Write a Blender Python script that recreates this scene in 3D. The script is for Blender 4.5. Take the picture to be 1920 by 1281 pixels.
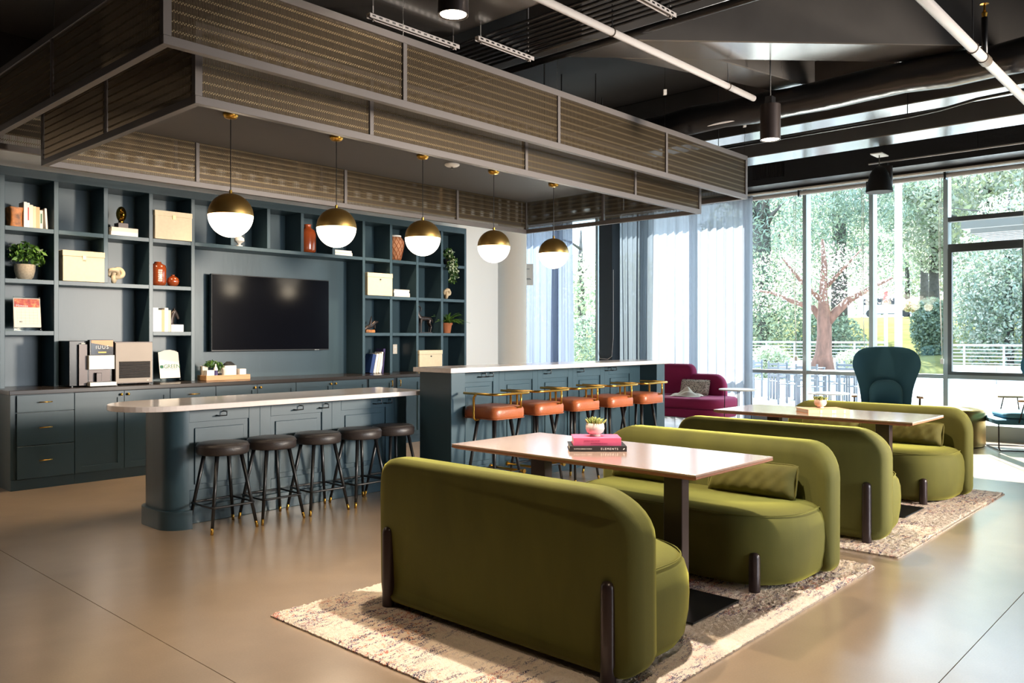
import bpy, math, random
import numpy as np
from mathutils import Vector, Matrix
random.seed(7)
rng = np.random.default_rng(7)
S = bpy.context.scene
for o in list(bpy.data.objects):
    bpy.data.objects.remove(o, do_unlink=True)
COL = S.collection
PI = math.pi

# ------------------------------------------------------------------ camera
cd = bpy.data.cameras.new('camera'); cam = bpy.data.objects.new('camera', cd); COL.objects.link(cam)
cd.sensor_width = 36.0; cd.lens = 36.0 * 1533.36 / 1920.0; cd.shift_y = -7.87 / 1920.0
cd.clip_start = 0.05; cd.clip_end = 400
cam.location = (0, 0, 1.40); cam.rotation_euler = (PI / 2, 0, -0.827237)
S.camera = cam
S.view_settings.view_transform = 'Standard'; S.view_settings.look = 'None'
S.view_settings.exposure = 0.3; S.view_settings.gamma = 1.0; S.view_settings.use_curve_mapping = False

# ------------------------------------------------------------------ sky, sun, large lights
W = bpy.data.worlds.new('world'); S.world = W; W.use_nodes = True
bg = W.node_tree.nodes['Background']
bg.inputs['Color'].default_value = (0.66, 0.82, 1.0, 1); bg.inputs['Strength'].default_value = 6.0

def light(kind, name, loc, energy, color=(1, 1, 1), size=1.0, target=None, size_y=None, spot=None, blend=0.5):
    l = bpy.data.lights.new(name, kind); l.energy = energy; l.color = color
    o = bpy.data.objects.new(name, l); COL.objects.link(o); o.location = loc
    if kind == 'AREA':
        l.size = size
        if size_y: l.shape = 'RECTANGLE'; l.size_y = size_y
    elif kind == 'SUN': l.angle = size
    else: l.shadow_soft_size = size
    if spot: l.spot_size = spot; l.spot_blend = blend
    if target is not None:
        d = Vector(target) - Vector(loc)
        o.rotation_euler = d.to_track_quat('-Z', 'Y').to_euler()
    return o
light('SUN', 'sun', (40, 24, 40), 26.0, (1.0, 0.95, 0.88), 0.009, target=(40 - 0.86 * 0.78, 24 - 0.51 * 0.78, 40 - 0.66))
KEY = light('AREA', 'key_lamp', (8.1, -2.2, 2.05), 145, (1.0, 0.88, 0.74), 0.8, target=(4.2, 8.6, 1.5))
KEY.data.spread = math.radians(70)
FILL = light('AREA', 'rear_fill', (6.0, -4.6, 2.0), 60, (0.86, 0.93, 1.0), 4.0, target=(5.5, 6, 1.0), size_y=2.6)  # added fill lamp; the wall behind it has no opening

FILL.data.spread = math.radians(50)
# ------------------------------------------------------------------ helpers
def srgb(r, g, b):
    f = lambda c: (c / 255) / 12.92 if c / 255 <= 0.04045 else ((c / 255 + 0.055) / 1.055) ** 2.4
    return (f(r), f(g), f(b))
MATS = {}
def mat(name, color, rough=0.5, metal=0.0, noise=0.0, nscale=8.0, bump=0.0, bscale=60.0, emit=None, estr=0.0, sheen=0.0, sheen_tint=None,
        spec=None, coat=0.0, stretch=None, trans=0.0):
    m = bpy.data.materials.new(name); m.use_nodes = True; nt = m.node_tree; n = nt.nodes; L = nt.links
    p = n['Principled BSDF']; c = (*color, 1)
    p.inputs['Base Color'].default_value = c; p.inputs['Roughness'].default_value = rough; p.inputs['Metallic'].default_value = metal
    if spec is not None: p.inputs['Specular IOR Level'].default_value = spec
    if coat: p.inputs['Coat Weight'].default_value = coat; p.inputs['Coat Roughness'].default_value = 0.16; p.inputs['Coat IOR'].default_value = 1.75
    if trans: p.inputs['Transmission Weight'].default_value = trans
    if sheen:
        p.inputs['Sheen Weight'].default_value = sheen; p.inputs['Sheen Roughness'].default_value = 0.35
        p.inputs['Sheen Tint'].default_value = (*(sheen_tint or color), 1)
    if emit: p.inputs['Emission Color'].default_value = (*emit, 1); p.inputs['Emission Strength'].default_value = estr
    if noise or bump:
        tc = n.new('ShaderNodeTexCoord'); mp = n.new('ShaderNodeMapping')
        L.new(tc.outputs['Object'], mp.inputs['Vector'])
        if stretch: mp.inputs['Scale'].default_value = stretch
    if noise:
        t = n.new('ShaderNodeTexNoise'); t.inputs['Scale'].default_value = nscale; t.inputs['Detail'].default_value = 5
        L.new(mp.outputs[0], t.inputs['Vector'])
        r = n.new('ShaderNodeValToRGB'); r.color_ramp.elements[0].position = 0.3; r.color_ramp.elements[1].position = 0.7
        r.color_ramp.elements[0].color = (*[v * (1 - noise) for v in color], 1); r.color_ramp.elements[1].color = (*[min(1, v * (1 + noise)) for v in color], 1)
        L.new(t.outputs[0], r.inputs[0]); L.new(r.outputs[0], p.inputs['Base Color'])
    if bump:
        t = n.new('ShaderNodeTexNoise'); t.inputs['Scale'].default_value = bscale; t.inputs['Detail'].default_value = 3
        L.new(mp.outputs[0], t.inputs['Vector'])
        b = n.new('ShaderNodeBump'); b.inputs['Strength'].default_value = bump; b.inputs['Distance'].default_value = 0.01
        L.new(t.outputs[0], b.inputs['Height']); L.new(b.outputs[0], p.inputs['Normal'])
    MATS[name] = m
    return m
def M(x): return MATS[x] if isinstance(x, str) else x

def origin_of(p):
    while p is not None:
        if '_o' in p.keys(): return Vector(p['_o'])
        p = p.parent
    return None
class MB:
    def __init__(s): s.v = []; s.f = []; s.mi = []; s.cur = 0
    def add(s, vs, fs):
        b = len(s.v); s.v += [tuple(v) for v in vs]; s.f += [tuple(b + i for i in f) for f in fs]; s.mi += [s.cur] * len(fs); return s
    def box(s, x0, x1, y0, y1, z0, z1):
        return s.add([(x0, y0, z0), (x1, y0, z0), (x1, y1, z0), (x0, y1, z0), (x0, y0, z1), (x1, y0, z1), (x1, y1, z1), (x0, y1, z1)],
                     [(0, 3, 2, 1), (4, 5, 6, 7), (0, 1, 5, 4), (1, 2, 6, 5), (2, 3, 7, 6), (3, 0, 4, 7)])
    def obox(s, c, ax, ay, az, hx, hy, hz):
        c = Vector(c); ax = Vector(ax).normalized() * hx; ay = Vector(ay).normalized() * hy; az = Vector(az).normalized() * hz
        vs = [c + ax * i + ay * j + az * k for k in (-1, 1) for (i, j) in ((-1, -1), (1, -1), (1, 1), (-1, 1))]
        return s.add(vs, [(0, 3, 2, 1), (4, 5, 6, 7), (0, 1, 5, 4), (1, 2, 6, 5), (2, 3, 7, 6), (3, 0, 4, 7)])
    def prism(s, poly, z0, z1):
        n = len(poly); vs = [(x, y, z0) for x, y in poly] + [(x, y, z1) for x, y in poly]
        return s.add(vs, [tuple(range(n - 1, -1, -1)), tuple(range(n, 2 * n))] + [(i, (i + 1) % n, n + (i + 1) % n, n + i) for i in range(n)])
    def loft(s, rings, cap=True):
        n = len(rings[0]); vs = [p for r in rings for p in r]; fs = []
        for k in range(len(rings) - 1):
            for i in range(n):
                j = (i + 1) % n; fs.append((k * n + i, k * n + j, (k + 1) * n + j, (k + 1) * n + i))
        if cap: fs.append(tuple(range(n - 1, -1, -1))); fs.append(tuple((len(rings) - 1) * n + i for i in range(n)))
        return s.add(vs, fs)
    def tube(s, pts, r, n=8, cap=True, closed=False):
        pts = [Vector(p) for p in pts]; k = len(pts); rr = r if isinstance(r, (list, tuple)) else [r] * k
        rings = []; up = None
        for i, p in enumerate(pts):
            a = pts[i - 1] if (i or closed) else p; b = pts[(i + 1) % k] if (i < k - 1 or closed) else p
            t = (b - a).normalized()
            if up is None: up = Vector((0, 0, 1)) if abs(t.z) < .9 else Vector((1, 0, 0))
            u = t.cross(up)
            if u.length < 1e-4: u = t.orthogonal()
            u.normalize(); w = u.cross(t).normalized(); up = w
            rings.append([p + (u * math.cos(2 * PI * q / n) + w * math.sin(2 * PI * q / n)) * rr[i] for q in range(n)])
        if closed:
            rings.append(rings[0]); return s.loft(rings, False)
        return s.loft(rings, cap)
    def lathe(s, prof, c=(0, 0, 0), n=24, cap=True):
        rings = [[(c[0] + r * math.cos(2 * PI * q / n), c[1] + r * math.sin(2 * PI * q / n), c[2] + z) for q in range(n)] for r, z in prof]
        return s.loft(rings, cap)
    def cyl(s, c, r, z0, z1, n=20, r2=None): return s.lathe([(r, z0), (r if r2 is None else r2, z1)], (c[0], c[1], 0), n)
    def ell(s, c, rx, ry, rz, n=16, m=10, a0=-PI / 2, a1=PI / 2, rot=0.0):
        rings = []
        for k in range(m + 1):
            a = a0 + (a1 - a0) * k / m; cr = max(math.cos(a), 1e-3); z = math.sin(a) * rz; ring = []
            for q in range(n):
                x = cr * rx * math.cos(2 * PI * q / n); y = cr * ry * math.sin(2 * PI * q / n)
                ring.append((c[0] + x * math.cos(rot) - y * math.sin(rot), c[1] + x * math.sin(rot) + y * math.cos(rot), c[2] + z))
            rings.append(ring)
        return s.loft(rings)
    def build(s, name, m, parent=None, smooth=False, bevel=0.0, seg=2, kind=None, label=None, remesh=0.0, auto=None):
        off = origin_of(parent)
        me = bpy.data.meshes.new(name)
        vs = s.v if off is None else [(x - off.x, y - off.y, z - off.z) for x, y, z in s.v]
        me.from_pydata(vs, [], s.f); me.update()
        ms = m if isinstance(m, (list, tuple)) else [m]
        for q in ms: me.materials.append(M(q))
        if len(ms) > 1: me.polygons.foreach_set('material_index', s.mi)
        if smooth: me.polygons.foreach_set('use_smooth', [True] * len(me.polygons))
        if auto: me.set_sharp_from_angle(angle=math.radians(auto)) if hasattr(me, 'set_sharp_from_angle') else None
        o = bpy.data.objects.new(name, me); COL.objects.link(o)
        if parent is not None: o.parent = parent
        if remesh:
            d = o.modifiers.new('fuse', 'REMESH'); d.mode = 'VOXEL'; d.voxel_size = remesh; d.use_smooth_shade = True
            d = o.modifiers.new('soft', 'SMOOTH'); d.iterations = 3
        if bevel:
            d = o.modifiers.new('bevel', 'BEVEL'); d.width = bevel; d.segments = seg; d.limit_method = 'ANGLE'; d.angle_limit = math.radians(40)
            if smooth is False and seg > 1: pass
        if kind: o['kind'] = kind
        if label: o['label'] = label
        return o

def tag(o, label, cat, group=None, kind=None):
    o['label'] = label; o['category'] = cat
    if group: o['group'] = group
    if kind: o['kind'] = kind
    return o
def thing(name, label, cat, loc=(0, 0, 0), rz=0.0, group=None, world=False):
    """Empty at the base of a thing; world=True: parts are given in world coordinates and shifted to the Empty."""
    o = bpy.data.objects.new(name, None); COL.objects.link(o); o.location = loc; o.rotation_euler = (0, 0, rz); o.empty_display_size = 0.1
    if world: o['_o'] = tuple(loc)
    return tag(o, label, cat, group)
def copy_tree(o, parent=None):
    c = o.copy(); COL.objects.link(c)
    if parent is not None: c.parent = parent
    for ch in list(o.children): copy_tree(ch, c)
    return c
def dup(o, loc, rz=None, label=None, group=None):
    c = copy_tree(o); c.location = loc
    if rz is not None: c.rotation_euler = (0, 0, rz)
    if label: c['label'] = label
    if group: c['group'] = group
    return c
def struct(name, mb, m, **k):
    o = mb.build(name, m, **k); o['kind'] = 'structure'; return o
def bx(*a): return MB().box(*a)
def rrect(x0, x1, y0, y1, r, n=6, r2=None):
    """Rounded rectangle, counter-clockwise; r2 = radius of the two corners at y1."""
    r2 = r if r2 is None else r2; P = []
    for cx, cy, a, q in ((x1 - r, y0 + r, -90, r), (x1 - r2, y1 - r2, 0, r2), (x0 + r2, y1 - r2, 90, r2), (x0 + r, y0 + r, 180, r)):
        for k in range(n + 1):
            t = math.radians(a + 90 * k / n); P.append((cx + q * math.cos(t), cy + q * math.sin(t)))
    return P
def text(s, size, m, parent, mtx, name='lettering', ext=0.0006, align='CENTER', spacing=1.0):
    c = bpy.data.curves.new(name, 'FONT'); c.body = s; c.size = size; c.extrude = ext; c.align_x = align; c.align_y = 'CENTER'; c.space_character = spacing
    c.resolution_u = 3
    t = bpy.data.objects.new('tmp', c); COL.objects.link(t)
    dg = bpy.context.evaluated_depsgraph_get(); me = bpy.data.meshes.new_from_object(t.evaluated_get(dg))
    bpy.data.objects.remove(t, do_unlink=True)
    me.transform(mtx)
    if origin_of(parent) is not None: me.transform(Matrix.Translation(-origin_of(parent)))
    me.materials.clear(); me.materials.append(M(m)); me.name = name
    o = bpy.data.objects.new(name, me); COL.objects.link(o); o.parent = parent
    return o
def frame(o, x, y, nrm):                     # matrix: text x axis, text y axis, facing nrm, at o
    m = Matrix.Identity(4)
    for i, a in enumerate((x, y, nrm)): m.col[i][:3] = Vector(a)
    m.col[3][:3] = Vector(o); return m
def cards(name, centres, n, size, mats, parent=None, kind=None, seed=1, flat=0.0, droop=0.0, aspect=0.5, shell=0.0):
    """Leaf cluster: n folded leaf quads scattered in a list of ellipsoids (x,y,z,rx,ry,rz)."""
    g = np.random.default_rng(seed); C = np.array(centres, float)
    w = C[:, 3] * C[:, 4] * C[:, 5]; w = w ** (2 / 3); idx = g.choice(len(C), n, p=w / w.sum())
    d = g.normal(size=(n, 3)); d /= np.linalg.norm(d, axis=1)[:, None]
    rad = g.random(n)[:, None] ** (1 / 3) if not shell else (shell + (1 - shell) * g.random(n)[:, None] ** .5)
    P = C[idx, :3] + d * rad * C[idx, 3:]
    a = g.normal(size=(n, 3)); a[:, 2] = a[:, 2] * (1 - flat) - droop; a /= np.linalg.norm(a, axis=1)[:, None]
    b = np.cross(a, g.normal(size=(n, 3))); b /= np.linalg.norm(b, axis=1)[:, None]
    s = size * (0.6 + 0.8 * g.random(n))[:, None]; h = np.cross(a, b) * s * .12
    V = np.stack([P - a * s, P - b * s * aspect + h, P + a * s, P + b * s * aspect + h], 1).reshape(-1, 3)
    if origin_of(parent) is not None: V = V - np.array(origin_of(parent))
    me = bpy.data.meshes.new(name); me.vertices.add(4 * n); me.vertices.foreach_set('co', V.ravel())
    me.loops.add(6 * n); me.polygons.add(2 * n)
    base = np.arange(n)[:, None] * 4
    me.loops.foreach_set('vertex_index', (base + np.array([0, 1, 2, 0, 2, 3])).ravel().astype(np.int32))
    me.polygons.foreach_set('loop_start', np.arange(2 * n, dtype=np.int32) * 3)
    me.update(calc_edges=True)
    for q in mats: me.materials.append(M(q))
    me.polygons.foreach_set('material_index', np.repeat(g.integers(0, len(mats), n), 2).astype(np.int32))
    o = bpy.data.objects.new(name, me); COL.objects.link(o)
    if parent is not None: o.parent = parent
    if kind: o['kind'] = kind
    return o

# ------------------------------------------------------------------ materials
mat('navy', srgb(50, 72, 82), 0.38, bump=0.05, bscale=25, noise=0.10, nscale=3, stretch=(1, 1, .25))
mat('navy_dark', srgb(32, 44, 54), 0.5)
mat('counter', srgb(48, 42, 40), 0.22)
mat('quartz', srgb(226, 214, 208), 0.13, noise=0.04, nscale=30)
mat('brass', srgb(190, 148, 66), 0.28, 1.0)
mat('gold', srgb(212, 160, 60), 0.18, 1.0)
mat('brass_satin', srgb(200, 164, 98), 0.36, 1.0)
mat('black', srgb(20, 20, 22), 0.35)
mat('black_matt', srgb(26, 26, 27), 0.7)
mat('black_leather', srgb(46, 39, 37), 0.42, bump=0.15, bscale=150)
mat('cognac', srgb(150, 80, 44), 0.34, bump=0.2, bscale=120, noise=0.12, nscale=9)
mat('frame_grey', srgb(104, 98, 96), 0.45, 0.3)
mat('mesh_brass', srgb(84, 71, 54), 0.45, 0.7)
mat('bead_brass', srgb(128, 112, 86), 0.38, 0.8)
mat('soffit', srgb(82, 80, 80), 0.55)
mat('ceiling_dark', srgb(46, 44, 44), 0.6, noise=0.2, nscale=2)
mat('beam_paint', srgb(84, 81, 79), 0.22, noise=0.10, nscale=2.5, bump=0.05, bscale=14, spec=1.0, coat=1.0)
mat('pipe_grey', srgb(178, 172, 170), 0.4)
mat('duct', srgb(42, 42, 45), 0.28, bump=0.6, bscale=10)
mat('wall_white', srgb(242, 240, 236), 0.7)
mat('column_white', srgb(240, 232, 220), 0.7)
mat('mullion', srgb(150, 162, 166), 0.4, 0.2)
mat('mullion_dark', srgb(74, 80, 84), 0.45)
mat('white', srgb(236, 232, 226), 0.5)
mat('paper', srgb(232, 220, 204), 0.7)
mat('cream_box', srgb(226, 208, 176), 0.75, noise=0.04, nscale=40)
mat('plywood', srgb(150, 96, 68), 0.55, noise=0.2, nscale=40, stretch=(1, 1, 20))
mat('bronze_leg', srgb(52, 40, 40), 0.32, 0.2)
mat('steel', srgb(108, 98, 88), 0.45, 0.5, noise=0.06, nscale=3)
mat('chrome', srgb(190, 190, 190), 0.15, 1.0)
mat('terracotta', srgb(168, 100, 62), 0.8)
mat('rust_glaze', srgb(150, 66, 28), 0.15, coat=0.6)
mat('orange_glaze', srgb(178, 80, 36), 0.2, coat=0.5)
mat('stone_pot', srgb(172, 158, 138), 0.85, noise=0.15, nscale=60)
mat('wicker', srgb(186, 136, 104), 0.75, noise=0.2, nscale=50)
mat('plaster', srgb(226, 216, 204), 0.7)
mat('knot', srgb(214, 192, 158), 0.7)
mat('bronze', srgb(62, 54, 52), 0.35, 0.5)
mat('burl', srgb(170, 106, 52), 0.5, noise=0.65, nscale=18)
mat('leaf_dark', srgb(46, 82, 34), 0.45)
mat('leaf_mid', srgb(86, 124, 46), 0.5)
mat('leaf_cream', srgb(200, 210, 176), 0.5)
mat('succulent', srgb(150, 156, 84), 0.6)
mat('succulent_b', srgb(112, 122, 62), 0.6)
mat('pink_cover', srgb(226, 96, 130), 0.55)
mat('black_cover', srgb(36, 33, 33), 0.5)
mat('blue_cover', srgb(28, 58, 116), 0.5)
mat('purple_cover', srgb(60, 48, 96), 0.5)
mat('peach_cover', srgb(226, 170, 130), 0.6)
mat('tray_wood', srgb(206, 156, 108), 0.55, noise=0.15, nscale=20, stretch=(.2, 1, 3))
mat('blush_pot', srgb(222, 196, 180), 0.6)
mat('grey_pot', srgb(206, 196, 188), 0.55)
mat('screen', srgb(8, 9, 15), 0.12, spec=0.3)
mat('display', srgb(20, 20, 30), 0.1)
mat('teal_fabric', srgb(62, 112, 136), 0.85, sheen=0.4, sheen_tint=(.3, .5, .55), bump=0.1, bscale=200)
mat('teal_light', srgb(84, 138, 160), 0.85, sheen=0.3)
mat('magenta', srgb(150, 28, 84), 0.85, sheen=0.5, sheen_tint=(.6, .2, .35))
mat('pillow_print', srgb(214, 200, 184), 0.9)
mat('oak_pad', srgb(200, 160, 116), 0.5)
mat('ink', srgb(40, 44, 48), 0.6)
mat('ink_red', srgb(190, 60, 60), 0.6)
mat('ink_green', srgb(40, 104, 74), 0.6)
mat('ink_grey', srgb(150, 156, 158), 0.6)
mat('yellow', srgb(236, 196, 90), 0.5)
mat('furniture_grey', srgb(112, 118, 128), 0.5)
mat('rail_white', srgb(190, 194, 200), 0.5)
mat('patio', srgb(180, 174, 168), 0.8, spec=0.1, noise=0.06, nscale=1.0)
mat('planter_wall', srgb(206, 208, 212), 0.8)
mat('grass', srgb(104, 104, 68), 0.95, spec=0.0, noise=0.25, nscale=1.2)
mat('road', srgb(90, 90, 92), 0.9, spec=0.0)
mat('bark', srgb(80, 76, 74), 0.9, noise=0.3, nscale=6)
mat('bark_red', srgb(112, 80, 68), 0.75, noise=0.35, nscale=5, stretch=(2, 2, .6))
def leafmat(name, c, t=0.45):
    m = bpy.data.materials.new(name); m.use_nodes = True; nt = m.node_tree; n = nt.nodes; L = nt.links
    c = tuple(min(.9, (v * .5 + .5 * sum(c) / 3) * 1.0) for v in c)
    p = n['Principled BSDF']; p.inputs['Base Color'].default_value = (*c, 1); p.inputs['Roughness'].default_value = 0.6
    q = n.new('ShaderNodeBsdfTranslucent'); q.inputs['Color'].default_value = (*[min(1, v * 1.3) for v in c], 1)
    x = n.new('ShaderNodeMixShader'); x.inputs[0].default_value = t
    L.new(p.outputs[0], x.inputs[1]); L.new(q.outputs[0], x.inputs[2]); L.new(x.outputs[0], n['Material Output'].inputs[0]); MATS[name] = m
leafmat('lf_green', srgb(140, 166, 116)); leafmat('lf_teal', srgb(124, 160, 142)); leafmat('lf_deep', srgb(92, 124, 92)); leafmat('lf_lime', srgb(190, 200, 130))
leafmat('lf_pale', srgb(186, 190, 172)); leafmat('lf_pink', srgb(176, 140, 136)); leafmat('lf_orange', srgb(222, 178, 130)); leafmat('lf_grey', srgb(150, 168, 146))

# velvet with soft vertical nap streaks
m = mat('velvet', srgb(83, 81, 25), 0.85, sheen=0.8, sheen_tint=srgb(210, 205, 90), noise=0.14, nscale=5, bump=0.06, bscale=300, stretch=(1, 1, .35))
mat('velvet_pillow', srgb(84, 78, 24), 0.85, sheen=0.5, sheen_tint=srgb(190, 185, 90), noise=0.12, nscale=12, bump=0.25, bscale=14)
mat('opal', (1, 0.97, 0.9), 0.3, emit=(1.0, 0.88, 0.70), estr=4.5)
mat('lamp_glow', (1, 0.95, 0.85), 0.3, emit=(1.0, 0.86, 0.66), estr=14)

def glass_mat():
    m = bpy.data.materials.new('glass'); m.use_nodes = True; n = m.node_tree.nodes; L = m.node_tree.links; n.remove(n['Principled BSDF'])
    t = n.new('ShaderNodeBsdfTransparent'); t.inputs['Color'].default_value = (0.93, 0.97, 0.96, 1)
    g = n.new('ShaderNodeBsdfGlossy'); g.inputs['Roughness'].default_value = 0.02
    lw = n.new('ShaderNodeLayerWeight'); lw.inputs['Blend'].default_value = 0.5
    pw = n.new('ShaderNodeMath'); pw.operation = 'POWER'; pw.inputs[1].default_value = 5; L.new(lw.outputs['Facing'], pw.inputs[0])
    f = n.new('ShaderNodeMath'); f.operation = 'MULTIPLY_ADD'; f.inputs[1].default_value = 0.5; f.inputs[2].default_value = 0.03; L.new(pw.outputs[0], f.inputs[0])
    x = n.new('ShaderNodeMixShader'); L.new(f.outputs[0], x.inputs[0]); L.new(t.outputs[0], x.inputs[1]); L.new(g.outputs[0], x.inputs[2])
    L.new(x.outputs[0], n['Material Output'].inputs[0]); MATS['glass'] = m
glass_mat()
def sheer(name, c, tr):
    m = bpy.data.materials.new(name); m.use_nodes = True; n = m.node_tree.nodes; L = m.node_tree.links; n.remove(n['Principled BSDF'])
    t = n.new('ShaderNodeBsdfTransparent'); d = n.new('ShaderNodeBsdfDiffuse'); q = n.new('ShaderNodeBsdfTranslucent')
    d.inputs['Color'].default_value = (*c, 1); q.inputs['Color'].default_value = (*c, 1)
    a = n.new('ShaderNodeMixShader'); a.inputs[0].default_value = 0.6; L.new(d.outputs[0], a.inputs[1]); L.new(q.outputs[0], a.inputs[2])
    b = n.new('ShaderNodeMixShader'); b.inputs[0].default_value = tr; L.new(a.outputs[0], b.inputs[1]); L.new(t.outputs[0], b.inputs[2])
    L.new(b.outputs[0], n['Material Output'].inputs[0]); MATS[name] = m
sheer('sheer_white', (0.26, 0.28, 0.325), 0.05); sheer('sheer_shaded_blue', (0.16, 0.185, 0.26), 0.05); sheer('sheer_shaded_grey', (0.11, 0.125, 0.145), 0.035)  # blue and grey sheers are coloured darker to carry the shade outside

def floor_mat():
    m = mat('concrete', srgb(150, 126, 102), 0.3, spec=1.0, coat=1.0); n = m.node_tree.nodes; L = m.node_tree.links; p = n['Principled BSDF']
    tc = n.new('ShaderNodeTexCoord')
    a = n.new('ShaderNodeTexNoise'); a.inputs['Scale'].default_value = 0.55; a.inputs['Detail'].default_value = 6; a.inputs['Distortion'].default_value = .6
    b = n.new('ShaderNodeTexNoise'); b.inputs['Scale'].default_value = 120; b.inputs['Detail'].default_value = 2
    c = n.new('ShaderNodeTexNoise'); c.inputs['Scale'].default_value = 4; c.inputs['Detail'].default_value = 8
    for t in (a, b, c): L.new(tc.outputs['Object'], t.inputs['Vector'])
    r = n.new('ShaderNodeValToRGB'); r.color_ramp.elements[0].position = .3; r.color_ramp.elements[1].position = .72
    r.color_ramp.elements[0].color = (*srgb(140, 120, 101), 1); r.color_ramp.elements[1].color = (*srgb(180, 155, 128), 1)
    L.new(a.outputs[0], r.inputs[0])
    mx = n.new('ShaderNodeMixRGB'); mx.blend_type = 'OVERLAY'; mx.inputs[0].default_value = .14; L.new(r.outputs[0], mx.inputs[1]); L.new(b.outputs[0], mx.inputs[2])
    my = n.new('ShaderNodeMixRGB'); my.blend_type = 'OVERLAY'; my.inputs[0].default_value = .16; L.new(mx.outputs[0], my.inputs[1]); L.new(c.outputs[0], my.inputs[2])
    L.new(my.outputs[0], p.inputs['Base Color'])
    mr = n.new('ShaderNodeMapRange'); mr.inputs[3].default_value = .24; mr.inputs[4].default_value = .32; p.inputs['Roughness'].default_value = .28
    bp = n.new('ShaderNodeBump'); bp.inputs['Strength'].default_value = .03; bp.inputs['Distance'].default_value = .004; L.new(b.outputs[0], bp.inputs['Height']); L.new(bp.outputs[0], p.inputs['Normal'])
floor_mat()
MATS['concrete'].node_tree.nodes['Principled BSDF'].inputs['Coat Roughness'].default_value = 0.22; MATS['concrete'].node_tree.nodes['Principled BSDF'].inputs['Coat IOR'].default_value = 1.95
def rug_mat():
    m = mat('rug', srgb(226, 204, 176), 0.95); n = m.node_tree.nodes; L = m.node_tree.links; p = n['Principled BSDF']
    tc = n.new('ShaderNodeTexCoord')
    def noise(scale, sx, sy, det=4):
        mp = n.new('ShaderNodeMapping'); mp.inputs['Scale'].default_value = (sx, sy, 1); L.new(tc.outputs['Object'], mp.inputs['Vector'])
        t = n.new('ShaderNodeTexNoise'); t.inputs['Scale'].default_value = scale; t.inputs['Detail'].default_value = det; L.new(mp.outputs[0], t.inputs['Vector']); return t
    def thr(t, lo, hi):
        r = n.new('ShaderNodeValToRGB'); r.color_ramp.elements[0].position = lo; r.color_ramp.elements[1].position = hi; L.new(t.outputs[0], r.inputs[0]); return r
    def mult(x, y):
        q = n.new('ShaderNodeMath'); q.operation = 'MULTIPLY'; L.new(x.outputs[0], q.inputs[0]); L.new(y.outputs[0], q.inputs[1]); return q
    base = n.new('ShaderNodeMixRGB'); base.inputs[1].default_value = (*srgb(242, 226, 206), 1); base.inputs[2].default_value = (*srgb(228, 206, 188), 1)
    L.new(noise(60, 1, 1).outputs[0], base.inputs[0])
    cur = base
    big = noise(1.5, 1, 1, 3)
    for (col, sc, sx, sy, lo, hi, bl, bh) in ((srgb(190, 100, 84), 22, 1, 1.6, .54, .61, .44, .56), (srgb(96, 70, 110), 30, .5, 1.8, .53, .59, .42, .54),
                                              (srgb(66, 62, 92), 16, .45, 2.4, .57, .61, .38, .50), (srgb(222, 140, 84), 26, 1.4, 1, .56, .64, .48, .6)):
        f = mult(thr(noise(sc, sx, sy, 8), lo, hi), thr(big, bl, bh))
        f2 = mult(f, thr(noise(170, 1, 1, 2), .42, .56))
        mx = n.new('ShaderNodeMixRGB'); L.new(f2.outputs[0], mx.inputs[0]); L.new(cur.outputs[0], mx.inputs[1]); mx.inputs[2].default_value = (*col, 1); cur = mx
    L.new(cur.outputs[0], p.inputs['Base Color'])
    bp = n.new('ShaderNodeBump'); bp.inputs['Strength'].default_value = .8; bp.inputs['Distance'].default_value = .01; L.new(noise(220, 1, 1, 2).outputs[0], bp.inputs['Height']); L.new(bp.outputs[0], p.inputs['Normal'])
rug_mat()
def top_mat():
    m = mat('laminate', srgb(184, 150, 132), 0.2, spec=0.8, coat=0.8); n = m.node_tree.nodes; L = m.node_tree.links; p = n['Principled BSDF']
    tc = n.new('ShaderNodeTexCoord'); mp = n.new('ShaderNodeMapping'); mp.inputs['Scale'].default_value = (14, .8, 1); L.new(tc.outputs['Object'], mp.inputs['Vector'])
    t = n.new('ShaderNodeTexNoise'); t.inputs['Scale'].default_value = 3; t.inputs['Detail'].default_value = 8; L.new(mp.outputs[0], t.inputs['Vector'])
    r = n.new('ShaderNodeValToRGB'); r.color_ramp.elements[0].color = (*srgb(176, 144, 128), 1); r.color_ramp.elements[1].color = (*srgb(198, 170, 154), 1)
    L.new(t.outputs[0], r.inputs[0]); L.new(r.outputs[0], p.inputs['Base Color']); p.inputs['Roughness'].default_value = .14
top_mat()
MATS['laminate'].node_tree.nodes['Principled BSDF'].inputs['Coat IOR'].default_value = 2.1
def print_mat():
    m = MATS['pillow_print']; n = m.node_tree.nodes; L = m.node_tree.links; p = n['Principled BSDF']
    tc = n.new('ShaderNodeTexCoord'); mp = n.new('ShaderNodeMapping'); mp.inputs['Scale'].default_value = (40, 46, 90); L.new(tc.outputs['Object'], mp.inputs['Vector'])
    v = n.new('ShaderNodeTexVoronoi'); v.distance = 'MANHATTAN'; v.inputs['Scale'].default_value = 1; L.new(mp.outputs[0], v.inputs['Vector'])
    r = n.new('ShaderNodeValToRGB'); r.color_ramp.interpolation = 'CONSTANT'; r.color_ramp.elements[1].position = .55
    r.color_ramp.elements[0].color = (.03, .03, .03, 1); r.color_ramp.elements[1].color = (.68, .6, .52, 1)
    L.new(v.outputs['Distance'], r.inputs[0]); L.new(r.outputs[0], p.inputs['Base Color'])
print_mat()
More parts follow.
